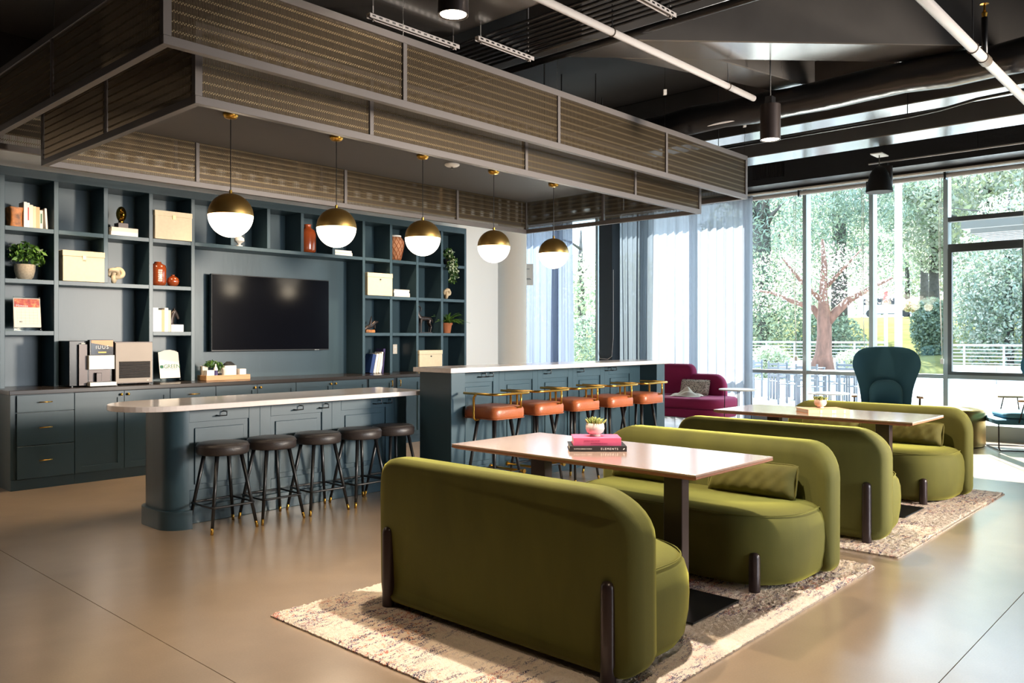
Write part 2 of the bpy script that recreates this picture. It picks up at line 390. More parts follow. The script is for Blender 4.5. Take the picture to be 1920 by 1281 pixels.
def poster_mat():
    m = mat('poster_fruit', (1, 1, 1), 0.4); n = m.node_tree.nodes; L = m.node_tree.links; p = n['Principled BSDF']
    tc = n.new('ShaderNodeTexCoord'); t = n.new('ShaderNodeTexNoise'); t.inputs['Scale'].default_value = 22; t.inputs['Detail'].default_value = 5; L.new(tc.outputs['Object'], t.inputs['Vector'])
    r = n.new('ShaderNodeValToRGB'); e = r.color_ramp.elements
    e[0].position = .3; e[0].color = (*srgb(150, 60, 30), 1); e[1].position = .7; e[1].color = (*srgb(240, 220, 120), 1)
    q = e.new(.45); q.color = (*srgb(214, 60, 44), 1); q = e.new(.58); q.color = (*srgb(226, 120, 70), 1)
    L.new(t.outputs[0], r.inputs[0]); L.new(r.outputs[0], p.inputs['Base Color'])
poster_mat()

# ================================================================== SETTING
# floor: four saw-cut slabs
fl = bpy.data.objects.new('floor', None); COL.objects.link(fl); fl['kind'] = 'structure'
for (a, b) in ((-3.5, 1.678), (1.682, 12.75)):
    for (c, d) in ((-5, .968), (.972, 12)):
        bx(a, b, c, d, -.12, 0).build('slab', 'concrete', fl)
bx(-3.5, 12.75, -5, 12, -.2, -.12).build('subfloor', 'bark', fl)
# walls
struct('wall_back', bx(-3.5, 9.58, 9.12, 9.3, 0, 3.4), 'wall_white')
struct('trim_1', bx(-3.5, 9.58, 9.12, 9.3, 3.4, 4.4), 'ceiling_dark')
struct('wall_left', bx(-3.6, -3.5, -5, 9.3, 0, 4.4), 'navy_dark')
struct('wall_side', bx(9.38, 9.5, 9.3, 12, 0, 4.4), 'wall_white')
struct('wall_far', bx(9.5, 12.75, 11.9, 12.0, 0, 4.4), 'wall_white')
wr = MB(); wr.box(-3.5, 12.75, -5.1, -5, 0, 4.4)
struct('wall_right', bx(12.55, 12.75, -5, .20, 0, 4.4), 'navy_dark')
struct('wall_rear', wr, 'navy_dark')

# ceiling: slab and deep beams, all painted dark
ce = struct('ceiling', bx(-3.5, 12.9, -5, 12, 4.4, 4.55), 'ceiling_dark')
def beam(poly, z0=3.75, z1=4.4): return MB().prism(poly, z0, z1).build('beam', 'beam_paint', ce, bevel=.008, seg=1)
beam([(2.9, -5), (4.38, -5), (4.38, 12), (2.9, 12)])
beam([(-3.5, -5), (-1, -5), (-1, 12), (-3.5, 12)])
beam([(5.12, 3.97), (9.6, -.51), (9.6, .07), (5.12, 4.55)])            # 45 degree beam
beam([(5.66, 4.01), (6.262, 3.408), (7.6, 3.11), (7.5, 3.44), (6.59, 3.71)], 3.751)
beam([(8.77, -5), (9.13, -5), (9.13, 12), (8.77, 12)])
beam([(9.97, -5), (10.46, -5), (10.46, 12), (9.97, 12)])
beam([(7.62, 2.2), (8.3, 1.5), (8.3, 2.1), (7.9, 2.5)], 3.9)
du = MB(); du.box(11.92, 12.5, -5, 12, 3.75, 4.4)
dct = du.build('boxed_duct', 'duct', ce)
g = MB(); g.box(11.905, 11.92, 5.36, 5.86, 3.84, 4.09)
gr = g.build('vent_grille', 'black', ce)
g = MB()
for k in range(12): g.box(11.897, 11.905, 5.39 + k * .037, 5.405 + k * .037, 3.86, 4.07)
g.build('fin', 'black_matt', ce, kind='stuff')

# window wall (x = 12.6)
win = bpy.data.objects.new('window_1', None); COL.objects.link(win); win['kind'] = 'structure'
MY = [5.33 + 1.015 * k for k in range(-10, 7)]
for y in MY:
    if y > 11.8 or y < .2: continue
    bx(12.6, 12.78, y - .03, y + .03, 0.0, 3.72).build('mullion', 'mullion', win)
bx(12.56, 12.8, .21, 11.9, 0, .20).build('curb', 'mullion', win)
for i in range(len(MY) - 1):
    a, b = MY[i] + .031, MY[i + 1] - .031
    if b > 11.9 or a < .2: continue
    bx(12.605, 12.72, a, b, .82, .875).build('rail', 'mullion', win)
    if abs(MY[i] - 2.285) < .05 or abs(MY[i] - .255) < .05:
        for z in (3.02, 2.64): bx(12.605, 12.72, a, b, z, z + .065).build('transom', 'mullion_dark', win)
        f = MB(); f.box(12.59, 12.66, a, a + .05, .876, 2.639); f.box(12.59, 12.66, b - .05, b, .876, 2.639); f.box(12.59, 12.66, a + .05, b - .05, .876, .92); f.box(12.59, 12.66, a + .05, b - .05, 2.59, 2.639)
        sash = f.build('sash', 'mullion_dark', win)
        bx(12.63, 12.636, a + .05, b - .05, .92, 2.59).build('pane', 'glass', sash)
        for z0, z1 in ((.2, .82), (2.705, 3.02), (3.085, 3.72)): bx(12.66, 12.666, a, b, z0, z1).build('pane', 'glass', win)
    else:
        for z0, z1 in ((.2, .82), (.875, 3.72)): bx(12.66, 12.666, a, b, z0, z1).build('pane', 'glass', win)
hd = MB(); hd.box(12.55, 12.9, .21, 11.9, 3.72, 4.4); hd.build('header', 'mullion_dark', win)
tr = thing('curtain_track', 'long slim white curtain track running along the top of the windows', 'curtain track', (12.38, 3.5, 3.69), world=True)
bx(12.35, 12.39, -4.9, 11.8, 3.695, 3.72).build('track', 'white', tr)
bx(12.33, 12.35, -4.9, 11.8, 3.72, 3.749).build('upper_track', 'black', tr)
def roller(y0, y1, lab):
    r_ = thing('roller_shade', lab, 'roller shade', (12.47, (y0 + y1) / 2, 3.65), world=True, group='rolled-up shades at the window head')
    MB().tube([(12.47, y0, 3.655), (12.47, y1, 3.655)], .035, 12).build('roller_tube', 'pipe_grey', r_, smooth=True, auto=40)
    for y in (y0 - .012, y1 + .004): bx(12.43, 12.52, y, y + .01, 3.60, 3.719).build('bracket', 'black', r_)
    y = y0 + .03
    MB().tube([(12.44, y, 3.63), (12.43, y + .01, 2.2), (12.44, y - .01, 1.1)], .004, 5).build('bead_chain', 'white', r_)
    MB().tube([(12.44, y + .03, 3.63), (12.44, y + .03, 2.2), (12.44, y - .01, 1.1)], .004, 5).build('bead_chain', 'white', r_)
    bx(12.42, 12.45, y - .03, y + .01, 1.03, 1.1).build('chain_clip', 'white', r_)
roller(3.28, 4.30, 'rolled-up grey roller shade above the third glazed bay from the curtain')
roller(4.33, 5.34, 'rolled-up grey roller shade above the glazed bay with the pink tree')
roller(5.37, 6.35, 'rolled-up grey roller shade beside the curtain end')
roller(2.26, 3.25, 'rolled-up grey roller shade above the bay with the opening sash')
roller(1.24, 2.24, 'rolled-up grey roller shade at the right edge of the photo')

# round column, dark pier, curtains
tag(struct('round_column', MB().lathe([(.25, 0), (.25, 4.4)], (10.23, 9.41, 0), 40), 'column_white', smooth=True, auto=50), 'round cream column beside the bookshelf wall', 'column')
pier = thing('window_pier', 'square dark slate pier standing between the blue curtains', 'pier', (12.05, 8.68, 0), world=True)
bx(11.9, 12.15, 8.53, 8.82, 0, 4.4).build('pier_shaft', 'navy_dark', pier, bevel=.01)
MB().tube([(11.88, 8.85, 2.6), (11.87, 8.845, 1.3), (11.87, 8.78, 1.02), (11.87, 8.6, 1.01), (11.88, 8.52, 1.06), (11.9, 8.5, 1.4), (11.9, 8.5, 2.6)], .004, 5).build('bead_chain', 'white', pier)
def curtain(y0, y1, m, amp, per, lab, x=12.38, z1=3.69, ph=0.0, taper=0.0):
    n = int((y1 - y0) / .012); vs = []; fs = []; K = 14
    for k in range(K + 1):
        z = .02 + (z1 - .02) * k / K; t = k / K
        for i in range(n + 1):
            s = i / n; y = y0 + (y1 - y0) * s
            y += taper * (1 - t) * (s - .5)
            a = amp * (1 - .35 * t) * (1 + .4 * math.sin(s * 17 + 1.3))
            px = x + a * math.sin(2 * PI * s * (y1 - y0) / per + ph + .25 * math.sin(3 * t + s * 9)) + .3 * a * math.sin(2 * PI * s * (y1 - y0) / per * 2.7 + 2 * t)
            vs.append((px, y, z))
    for k in range(K):
        for i in range(n):
            a = k * (n + 1) + i; fs.append((a, a + 1, a + n + 2, a + n + 1))
    o = MB().add(vs, fs).build('curtain', m, smooth=True)
    return tag(o, lab, 'curtain', 'sheer curtains along the window wall')
curtain(6.10, 7.98, 'sheer_white', .035, .16, 'brightest sheer white curtain, behind the magenta chaise')
curtain(8.00, 8.78, 'sheer_shaded_grey', .05, .11, 'densely gathered grey sheer curtain right of the dark pier', ph=1, taper=-.12)
curtain(9.82, 10.25, 'sheer_shaded_blue', .055, .12, 'gathered blue-grey curtain edge left of the dark pier', ph=2, x=12.34, taper=.1)
curtain(10.29, 11.7, 'sheer_shaded_blue', .04, .17, 'blue-grey sheer curtain beside the round cream column')

# hanging sign near the column
sg = thing('hanging_sign', 'small white hanging notice with faint grey lines beside the column', 'sign', (11.2, 9.6, 2.2), world=True)
def along(t, d=Vector((.677, -.736, 0)), o=Vector((10.78, 9.82, 0))): return o + d * t
a_, b_ = Vector((10.74, 9.86, 0)), Vector((11.02, 9.62, 0))
mb = MB(); mb.obox((a_ + b_) / 2 + Vector((0, 0, 2.52)), b_ - a_, (0, 0, 1), (b_ - a_).cross(Vector((0, 0, 1))), (b_ - a_).length / 2, .19, .004); mb.build('board', 'white', sg)
nn = (b_ - a_).normalized(); nv = Vector((-.736, -.677, 0)) * .006
for z, t0, t1 in ((2.62, .04, .82), (2.60, .04, .6), (2.54, .04, .55), (2.45, .04, .86), (2.435, .04, .9)):
    c0 = a_ + (b_ - a_) * ((t0 + t1) / 2) + Vector((0, 0, z)) + nv
    MB().obox(c0, nn, (0, 0, 1), nv, (t1 - t0) / 2 * (b_ - a_).length, .006, .001).build('text_line', 'ink_grey', sg)
for t in (.1, .9):
    p = a_ + (b_ - a_) * t; MB().tube([(p.x, p.y, 2.71), (p.x, p.y, 4.4)], .0015, 4).build('hanging_wire', 'chrome', sg)

# ------------------------------------------------------------------ suspended pergola canopy
can = thing('ceiling_canopy', 'large two-tier suspended canopy with grey metal frame and brass mesh panels', 'canopy', (5.27, 6.02, 2.8), world=True)
def tier(x0, x1, y0, y1, z0, z1, xs, ys, wire=.0085, row=.054):
    t = .05; w = .045
    for z in (z0, z1 - t):
        for (a, b, c, d) in ((x0, x1, y0, y0 + w), (x0, x1, y1 - w, y1), (x0, x0 + w, y0 + w, y1 - w), (x1 - w, x1, y0 + w, y1 - w)):
            bx(a, b, c, d, z, z + t).build('frame_rail', 'frame_grey', can, bevel=.002, seg=1)
    za, zb = z0 + t, z1 - t; pw = .032
    for x in (x0, x1 - w):
        for y in (y0, y1 - w): bx(x, x + w, y, y + w, za, zb).build('frame_post', 'frame_grey', can)
    for x in xs:
        for y in (y0, y1 - w): bx(x - pw / 2, x + pw / 2, y, y + w, za, zb).build('frame_post', 'frame_grey', can)
    for y in ys:
        for x in (x0, x1 - w): bx(x, x + w, y - pw / 2, y + pw / 2, za, zb).build('frame_post', 'frame_grey', can)
    def panel(p, q, o):                      # infill from p to q (xy) with offset o
        d = Vector(q) - Vector(p); L_ = d.length; d.normalize(); nrm = Vector((-d.y, d.x)); p = Vector(p) + nrm * o
        mb = MB(); n = int(L_ / wire); vs = []; fs = []
        for i in range(n):
            c = p + d * (wire * (i + .5)); h = .0021
            b = len(vs)
            for z in (za, zb):
                for (s, u) in ((-h, -.001), (h, -.001), (h, .001), (-h, .001)):
                    e = c + d * s + nrm * u; vs.append((e.x, e.y, z))
            fs += [(b, b + 1, b + 5, b + 4), (b + 1, b + 2, b + 6, b + 5), (b + 2, b + 3, b + 7, b + 6), (b + 3, b, b + 4, b + 7)]
        mb.add(vs, fs); mb.cur = 1
        z = za + .03
        while z < zb - .012:
            for k in (0, .0075):             # beaded double rows: short staggered links
                m_ = int(L_ / .017)
                for i in range(m_):
                    c = p + d * (.017 * (i + .5) + (0.0085 if k else 0)); e0 = c - d * .0048; e1 = c + d * .0048
                    mb.obox(((e0.x + e1.x) / 2, (e0.y + e1.y) / 2, z + k), (d.x, d.y, 0), (0, 0, 1), (nrm.x, nrm.y, 0), .0055, .0028, .003)
            z += row
        mb.build('mesh_panel', ['mesh_brass', 'bead_brass'], can, kind='stuff')
    X = [x0 + w] + list(xs) + [x1 - w]; Y = [y0 + w] + list(ys) + [y1 - w]
    for i in range(len(X) - 1):
        a = X[i] + (pw / 2 if i else 0); b = X[i + 1] - (pw / 2 if i < len(X) - 2 else 0)
        panel((a, y0), (b, y0), .012); panel((a, y1), (b, y1), -.03)
    for i in range(len(Y) - 1):
        a = Y[i] + (pw / 2 if i else 0); b = Y[i + 1] - (pw / 2 if i < len(Y) - 2 else 0)
        panel((x0, a), (x0, b), -.012); panel((x1, a), (x1, b), .03)
tier(1.94, 8.605, 4.296, 7.74, 2.96, 3.448, (3.60, 5.25, 6.91), (5.98,))
tier(2.315, 8.285, 4.70, 7.362, 2.80, 3.29, (3.63, 5.30, 6.97), (6.05,))
bx(2.375, 8.225, 4.76, 7.30, 3.21, 3.235).build('soffit_panel', 'soffit', can)
for (x, y) in ((3.6, 4.32), (5.25, 4.32), (6.91, 4.32), (8.58, 4.32), (1.96, 5.98), (1.96, 7.7), (3.6, 7.7), (5.25, 7.7), (6.91, 7.7), (1.96, 4.32)):
    cb = MB().tube([(x, y, 3.448), (x, y, 4.4)], .0022, 5).build('suspension_cable', 'chrome', can)
    MB().obox((x, y, 3.80), (.75, -.66, .12), (.66, .75, 0), (0, 0, 1), .016, .012, .026).build('cable_gripper', 'white', cb)
    MB().tube([(x, y, 3.80), (x + .01, y - .005, 3.70), (x + .003, y, 3.64)], .0015, 4).build('cable_tail', 'chrome', cb)
sd = thing('smoke_detector', 'round white smoke detector on the dark canopy soffit', 'smoke detector', (5.9, 6.4, 3.21), world=True)
sd.location = (5.87, 6.25, 3.21); sd['_o'] = (5.87, 6.25, 3.21)
MB().lathe([(.078, 0), (.078, -.012), (.06, -.024), (.0, -.026)], (5.87, 6.25, 3.21), 24).build('base', 'white', sd, smooth=True, auto=40)
MB().lathe([(.012, -.026), (.012, -.05), (.0, -.05)], (5.87, 6.25, 3.21), 10).build('sensor', 'chrome', sd)

# pendants
def pendant(x, y, z, lab, proto=None):
    t = thing('globe_pendant', lab, 'pendant light', (x, y, 3.209), group='brass and opal globe pendants under the canopy')
    MB().lathe([(.062, 0), (.06, -.02), (.045, -.038), (.018, -.046), (.0, -.046)], n=24).build('ceiling_cup', 'brass', t, smooth=True)
    zc = z - 3.209
    MB().tube([(0, 0, -.04), (0, 0, zc + .17)], .0035, 6).build('cord', 'black', t)
    MB().lathe([(.012, zc + .205), (.012, zc + .17)], n=12).build('collar', 'brass', t)
    MB().ell((0, 0, zc), .178, .178, .178, 40, 14, 0.0, PI / 2).build('brass_shade', 'brass_satin', t, smooth=True, auto=60)
    MB().ell((0, 0, zc - .001), .176, .176, .176, 40, 14, -PI / 2, -.005).build('opal_globe', 'opal', t, smooth=True, auto=60)
for x, lab in ((3.327, 'leftmost globe pendant, hanging in front of the screen wall'), (4.351, 'globe pendant second from the left, in front of the orange vase'),
               (5.378, 'middle one of the five brass and opal globe pendants'), (6.396, 'globe pendant fourth from the left, in front of the round column'),
               (7.41, 'rightmost globe pendant, in front of the blue curtains')):
    pendant(x, 6.15, 2.385, lab)
for x in (3.327, 4.351, 5.378, 6.396, 7.41): light('POINT', 'pendant_glow', (x, 6.15, 2.15), 5, (1, .84, .62), .1)

# ------------------------------------------------------------------ ceiling services
bz = thing('conduit_bundle', 'bundle of thin parallel dark conduits hung beneath the ceiling', 'conduits', (4.75, 3, 3.7), world=True)
for k in range(8):
    x = 4.46 + k * .073
    MB().tube([(x, -3, 3.705), (x, 8.6, 3.705)], .011, 8).build('conduit', 'duct', bz, smooth=True)
def strut(x0, x1, y, z, lab, ztop=4.4):
    t = thing('strut_channel', lab, 'strut channel', (x0, y, z), world=True, group='slotted trapeze struts under the ceiling')
    mb = MB(); mb.box(x0, x1, y - .02, y + .02, z - .004, z); mb.box(x0, x1, y - .02, y - .017, z - .035, z); mb.box(x0, x1, y + .017, y + .02, z - .035, z)
    mb.build('channel', 'pipe_grey', t)
    n = int((x1 - x0) / .06)
    mb = MB()
    for k in range(n): mb.box(x0 + .02 + k * .06, x0 + .05 + k * .06, y - .0215, y - .0205, z - .024, z - .012)
    mb.build('slot', 'black', t, kind='stuff')
    for x in (x0 + .04, x1 - .05):
        r_ = MB().tube([(x, y, z - .05), (x, y, ztop)], .005, 6).build('threaded_rod', 'pipe_grey', t)
        MB().cyl((x, y), .012, z - .045, z - .036, 6).build('nut', 'steel', r_)
strut(3.56, 4.43, 4.65, 3.69, 'slotted grey strut nearest the canopy frame', 3.75)
strut(4.39, 5.03, 4.40, 3.69, 'slotted grey strut carrying the conduits beside the canopy')
strut(4.40, 5.03, 3.07, 3.69, 'slotted grey strut nearest the light grey pipe', 4.4)
def pipe(name, pts, r, m, lab, cat='pipe', group=None, hang=()):
    t = thing(name, lab, cat, pts[0], world=True, group=group)
    MB().tube(pts, r, 14).build('pipe_run', m, t, smooth=True)
    for (x, y, z) in hang:
        h = MB().tube([(x, y, z + r), (x, y, 4.4)], .005, 6).build('hanger_rod', 'black', t)
        MB().tube([(x + .0, y + (r + .004) * math.cos(a * PI / 6), z + (r + .004) * math.sin(a * PI / 6)) for a in range(12)], .004, 5, closed=True).build('hanger_ring', 'steel', h)
    return t
pipe('sprinkler_pipe', [(-1, 3.46, 3.6), (7.05, 3.46, 3.6)], .027, 'pipe_grey', 'light grey straight pipe running from the top centre to the cylinder lamp', hang=((4.83, 3.46, 3.6), (6.56, 3.46, 3.6)))
sp = pipe('sprinkler_pipe', [(2, 1.467, 3.38), (8.3, 1.467, 3.38)], .033, 'pipe_grey', 'thick light grey sprinkler pipe crossing the top right corner', hang=((6.25, 1.467, 3.38),))
MB().tube([(6.57, 1.467, 3.38), (6.57, 1.467, 3.68)], .021, 12).build('riser', 'black', sp, smooth=True)
MB().tube([(6.51, 1.467, 3.38), (6.63, 1.467, 3.38)], .040, 14).build('tee', 'steel', sp)
MB().lathe([(.014, 0), (.02, .03), (.008, .05), (.008, .09), (.03, .095), (.0, .1)], (6.57, 1.467, 3.68), 14).build('sprinkler_head', 'brass', sp)
pipe('black_pipe', [(5.15, -4, 3.69), (5.15, 8.8, 3.69)], .03, 'duct', 'slim black pipe beside the conduit bundle')
dp = []
for k in range(40): dp.append((7.42 + .012 * math.sin(k * 2.1), -4.5 + k * .338, 3.615 + .008 * math.sin(k * 1.3)))
pipe('insulated_duct', dp, [.135 + .008 * math.sin(k * 2.7) for k in range(40)], 'duct', 'round black insulated duct with crinkled foil wrap', 'duct')
pipe('thin_conduit', [(8.66, 11, 3.6), (8.68, 2.6, 3.6), (8.62, 2.3, 3.6), (8.46, 1.95, 3.6), (8.42, 1.6, 3.6), (8.42, -4, 3.6)], .014, 'duct', 'thin black conduit with a double bend, upper right', 'conduit', hang=((8.68, 2.62, 3.6), (8.68, 4.7, 3.6)))
pipe('thin_conduit', [(7.35, 3.3, 3.52), (7.35, 9.0, 3.52)], .009, 'pipe_grey', 'very thin conduit reaching from the cylinder lamp towards the canopy', 'conduit')
pipe('thin_conduit', [(11.3, 3.9, 3.72), (11.3, -4, 3.72)], .012, 'pipe_grey', 'thin conduit running right from the bell lamp', 'conduit', hang=((11.3, 2.6, 3.72),))
pipe('spiral_duct', [(.1, 9.1, 4.0), (.1, -4, 4.0)], .22, 'duct', 'large round black duct in the top left corner', 'duct')

def cylinder_lamp(x, y, z, lab, h=.30, r=.085, rod=True, watts=120, top=4.4):
    t = thing('cylinder_lamp', lab, 'ceiling lamp', (x, y, z), group='black cylinder downlights')
    MB().lathe([(r - .006, .0), (r, .0), (r, h), (.0, h)], n=32, cap=False).build('housing', 'bronze', t, smooth=True, auto=40)
    MB().lathe([(r - .012, .006), (0, .006)], n=28, cap=False).build('lens', 'lamp_glow', t)
    MB().box(-.04, .04, -.03, .03, h, h + .07).build('junction_box', 'black', t)
    if rod: MB().tube([(0, 0, h + .07), (0, 0, top - z)], .006, 6).build('rod', 'black', t)
    light('SPOT', 'downlight', (x, y, z - .02), watts, (1, .80, .56), .06, target=(x, y, 0), spot=math.radians(95), blend=.6)
cylinder_lamp(6.69, 3.13, 3.10, 'black cylinder downlight hung on a rod over the second olive sofa', watts=300)
cylinder_lamp(3.09, 3.28, 3.17, 'black cylinder downlight cut off by the top edge of the photo', watts=220, top=3.75)
cylinder_lamp(11.36, 3.70, 3.42, 'black cylinder downlight half hidden behind the bell lamp', h=.25, watts=40)
for x in (2.95, 4.9, 6.9): light('SPOT', 'wall_downlight', (x, 7.95, 3.6), 230, (1, .76, .50), .05, target=(x, 7.95, 0), spot=math.radians(100), blend=.8)
light('SPOT', 'front_spot', (0.9, 5.6, 3.6), 90, (1, .78, .54), .06, target=(1.0, 5.4, 0), spot=math.radians(110), blend=.8)  # added without a fixture to brighten the left floor
light('SPOT', 'front_spot', (2.0, .7, 3.6), 110, (1, .80, .58), .06, target=(1.6, .9, 0), spot=math.radians(95), blend=.8)  # another added lamp, lifts the floor near the camera
light('SPOT', 'front_spot', (3.55, 2.3, 3.6), 620, (1, .89, .76), .05, target=(3.4, 2.5, 0), spot=math.radians(75), blend=.7)
def disc_light(x, y, z, lab):
    t = thing('recessed_downlight', lab, 'ceiling lamp', (x, y, z), group='small round downlights seen through the canopy mesh')
    MB().lathe([(.055, 0), (.07, 0), (.07, .02), (.055, .02)], n=24, cap=False).build('trim_ring', 'white', t)
    MB().lathe([(.055, .004), (0, .004)], n=24, cap=False).build('lens', 'lamp_glow', t)
    MB().cyl((0, 0), .05, .02, .12, 16).build('can', 'black', t)
    MB().tube([(0, 0, .12), (0, 0, 4.4 - z)], .006, 6).build('rod', 'black', t)
disc_light(3.05, 8.3, 3.42, 'small lit downlight seen through the left canopy mesh')
disc_light(9.45, 6.45, 3.45, 'small lit downlight seen through the right canopy mesh')
bl = thing('bell_lamp', 'matt black bell-shaped pendant lamp hanging in front of the window', 'pendant light', (10.96, 3.65, 3.27), world=True)
MB().lathe([(.165, 0), (.163, .02), (.145, .12), (.11, .24), (.07, .31), (.03, .335), (0, .337)], (10.96, 3.65, 3.27), 36).build('bell_shade', 'black_matt', bl, smooth=True, auto=60)
MB().tube([(10.96, 3.65, 3.60), (10.96, 3.65, 3.745)], .006, 6).build('stem', 'steel', bl)
bx(10.83, 11.1, 3.58, 3.72, 3.745, 3.757).build('mounting_plate', 'white', bl)
MB().tube([(11.0, 3.65, 3.757), (11.0, 3.65, 4.4)], .006, 6).build('rod', 'black', bl)

# ================================================================== BOOKCASE WALL
YF, YB = 8.75, 9.105; ST = .042
bk = thing('built_in_bookcase', 'dark teal built-in bookcase filling the back wall above the counter', 'bookcase', (5.45, 8.93, .915), world=True)
def stile(xc, z0, z1, w=ST): bx(xc - w / 2, xc + w / 2, YF, YB, z0, z1).build('stile', 'navy', bk, bevel=.002, seg=1)
def shelf(x0, x1, zc, h=.042): bx(x0 + ST / 2, x1 - ST / 2, YF + .001, YB, zc - h / 2, zc + h / 2).build('shelf', 'navy', bk, bevel=.002, seg=1)
XS = [2.421, 2.889, 3.357, 3.82, 4.285]; XT = [4.757, 5.223, 5.687, 6.151]; XR = [6.625, 7.084, 7.554, 8.022, 8.491]
ZS = [1.44, 1.938, 2.438]; ZT = 2.935
for x in (2.421, 2.889, 3.82, 4.285, 6.625, 7.084, 7.554, 8.022, 8.491): stile(x, .915, ZT)
stile(3.357, ZS[1] + .021, ZT)
for x in XT: stile(x, ZS[2] + .021, ZT)
for z in ZS: shelf(2.421, 2.889, z); shelf(3.82, 4.285, z)
shelf(2.889, 3.82, ZS[1]); shelf(2.889, 3.357, ZS[2]); shelf(3.357, 3.82, ZS[2]); shelf(4.285, 6.625, ZS[2])
for i in range(4):
    for z in ZS: shelf(XR[i], XR[i + 1], z)
bx(2.40, 8.512, YF, YB, ZT, 3.02).build('top_rail', 'navy', bk, bevel=.003, seg=1)
bx(2.40, 8.512, YB, YB + .014, .915, 3.0).build('back_panel', 'navy', bk)

# base cabinets
def cab(x0, x1, fronts, lab, side=False):
    """fronts: (kind, x0, x1, z0, z1, hardware x positions)"""
    t = thing('base_cabinet', lab, 'cabinet', ((x0 + x1) / 2, 8.4, 0), world=True, group='dark teal base cabinets under the long counter')
    bx(x0, x1, 8.372, 8.75, 0, .874).build('body', 'navy_dark' if not side else 'navy', t)
    bx(x0, x1, 8.362, 8.372, 0, .098).build('plinth', 'navy', t)
    for kind, a, b, z0, z1, hw in fronts:
        a += .003; b -= .003
        f = MB(); f.box(a, b, 8.356, 8.372, z0, z1)
        if kind == 'door' or (z1 - z0) > .45:
            w = .06; f = MB(); f.box(a, a + w, 8.35, 8.372, z0, z1); f.box(b - w, b, 8.35, 8.372, z0, z1); f.box(a + w, b - w, 8.35, 8.372, z0, z0 + w); f.box(a + w, b - w, 8.35, 8.372, z1 - w, z1); f.box(a + w, b - w, 8.362, 8.372, z0 + w, z1 - w)
            d = f.build('door', 'navy', t)
        else:
            d = MB().box(a, b, 8.350, 8.372, z0, z1).build('drawer', 'navy', t, bevel=.002, seg=1)
        for h in hw:
            if h[0] == 'knob':
                MB().tube([(h[1], 8.35, h[2]), (h[1], 8.335, h[2])], .006, 8).build('knob', 'brass', d)
                MB().ell((h[1], 8.327, h[2]), .014, .010, .014, 14, 8).build('knob_head', 'brass', d, smooth=True)
            elif h[0] == 'bar':
                m_ = MB(); m_.tube([(h[1] - .055, 8.322, h[2]), (h[1] + .055, 8.322, h[2])], .005, 8); m_.tube([(h[1] - .045, 8.35, h[2]), (h[1] - .045, 8.322, h[2])], .004, 6); m_.tube([(h[1] + .045, 8.35, h[2]), (h[1] + .045, 8.322, h[2])], .004, 6)
                m_.build('bar_pull', 'brass', d, smooth=True)
            else:
                m_ = MB(); m_.tube([(h[1], 8.325, h[2] - .06), (h[1], 8.325, h[2] + .02)], .006, 8); m_.tube([(h[1], 8.35, h[2] + .015), (h[1], 8.325, h[2] + .015)], .005, 6); m_.tube([(h[1], 8.35, h[2] - .055), (h[1], 8.325, h[2] - .055)], .005, 6)
                m_.build('vertical_pull', 'brass', d, smooth=True)
ZK = .795
cab(2.38, 2.918, [('drawer', 2.424, 2.918, .712, .868, [('bar', 2.66, .80)]), ('drawer', 2.424, 2.918, .405, .706, [('bar', 2.66, .565)]), ('drawer', 2.424, 2.918, .10, .399, [('bar', 2.66, .262)])],
    'three-drawer cabinet with brass pulls at the left end', True)
cab(2.92, 3.842, [('door', 2.918, 3.379, .10, .868, [('knob', 3.345, .835)]), ('door', 3.379, 3.842, .10, .868, [('knob', 3.413, .835)])], 'two-door cabinet with round knobs under the coffee machine')
cab(3.844, 4.347, [('drawer', 3.842, 4.347, .712, .868, [('bar', 4.095, .80)]), ('drawer', 3.842, 4.347, .405, .706, [('bar', 4.095, .565)]), ('drawer', 3.842, 4.347, .10, .399, [('bar', 4.095, .262)])],
    'drawer cabinet just behind the rounded end of the island top')
cab(4.349, 5.34, [('door', 4.347, 4.84, .10, .868, [('knob', 4.805, .835)]), ('door', 4.84, 5.34, .10, .868, [('knob', 4.875, .835)])], 'two-door cabinet below the left half of the screen')
cab(5.342, 6.37, [('door', 5.342, 5.855, .10, .868, [('knob', 5.82, .835)]), ('door', 5.855, 6.37, .10, .868, [('knob', 5.89, .835)])], 'two-door cabinet below the right half of the screen')
cab(6.372, 7.30, [('door', 6.40, 6.80, .10, .868, [('pull', 6.765, .82)]), ('door', 6.86, 7.28, .10, .868, [('pull', 6.9, .82)])], 'panelled fridge cabinet with tall brass pulls next to the bar')
ct = MB().box(2.36, 8.5, 8.335, 9.10, .875, .915)
tag(ct.build('worktop', 'counter', bevel=.004), 'long dark stone worktop running under the whole bookcase', 'worktop')

# TV
tv = thing('television', 'large black flat television mounted in the wide bay', 'television', (5.43, 9.0, 1.685), world=True)
bx(4.62, 6.24, 8.985, 9.03, 1.235, 2.14).build('housing', 'black', tv, bevel=.004)
bx(4.628, 6.232, 8.981, 8.9865, 1.25, 2.132).build('screen', 'screen', tv)
bx(5.1, 5.8, 9.031, 9.1045, 1.5, 1.9).build('wall_bracket', 'black', tv)
bx(6.02, 6.05, 8.980, 8.985, 1.237, 1.245).build('logo', 'ink_grey', tv)
bx(6.06, 6.085, 8.980, 8.985, 1.237, 1.245).build('logo', 'ink_grey', tv)

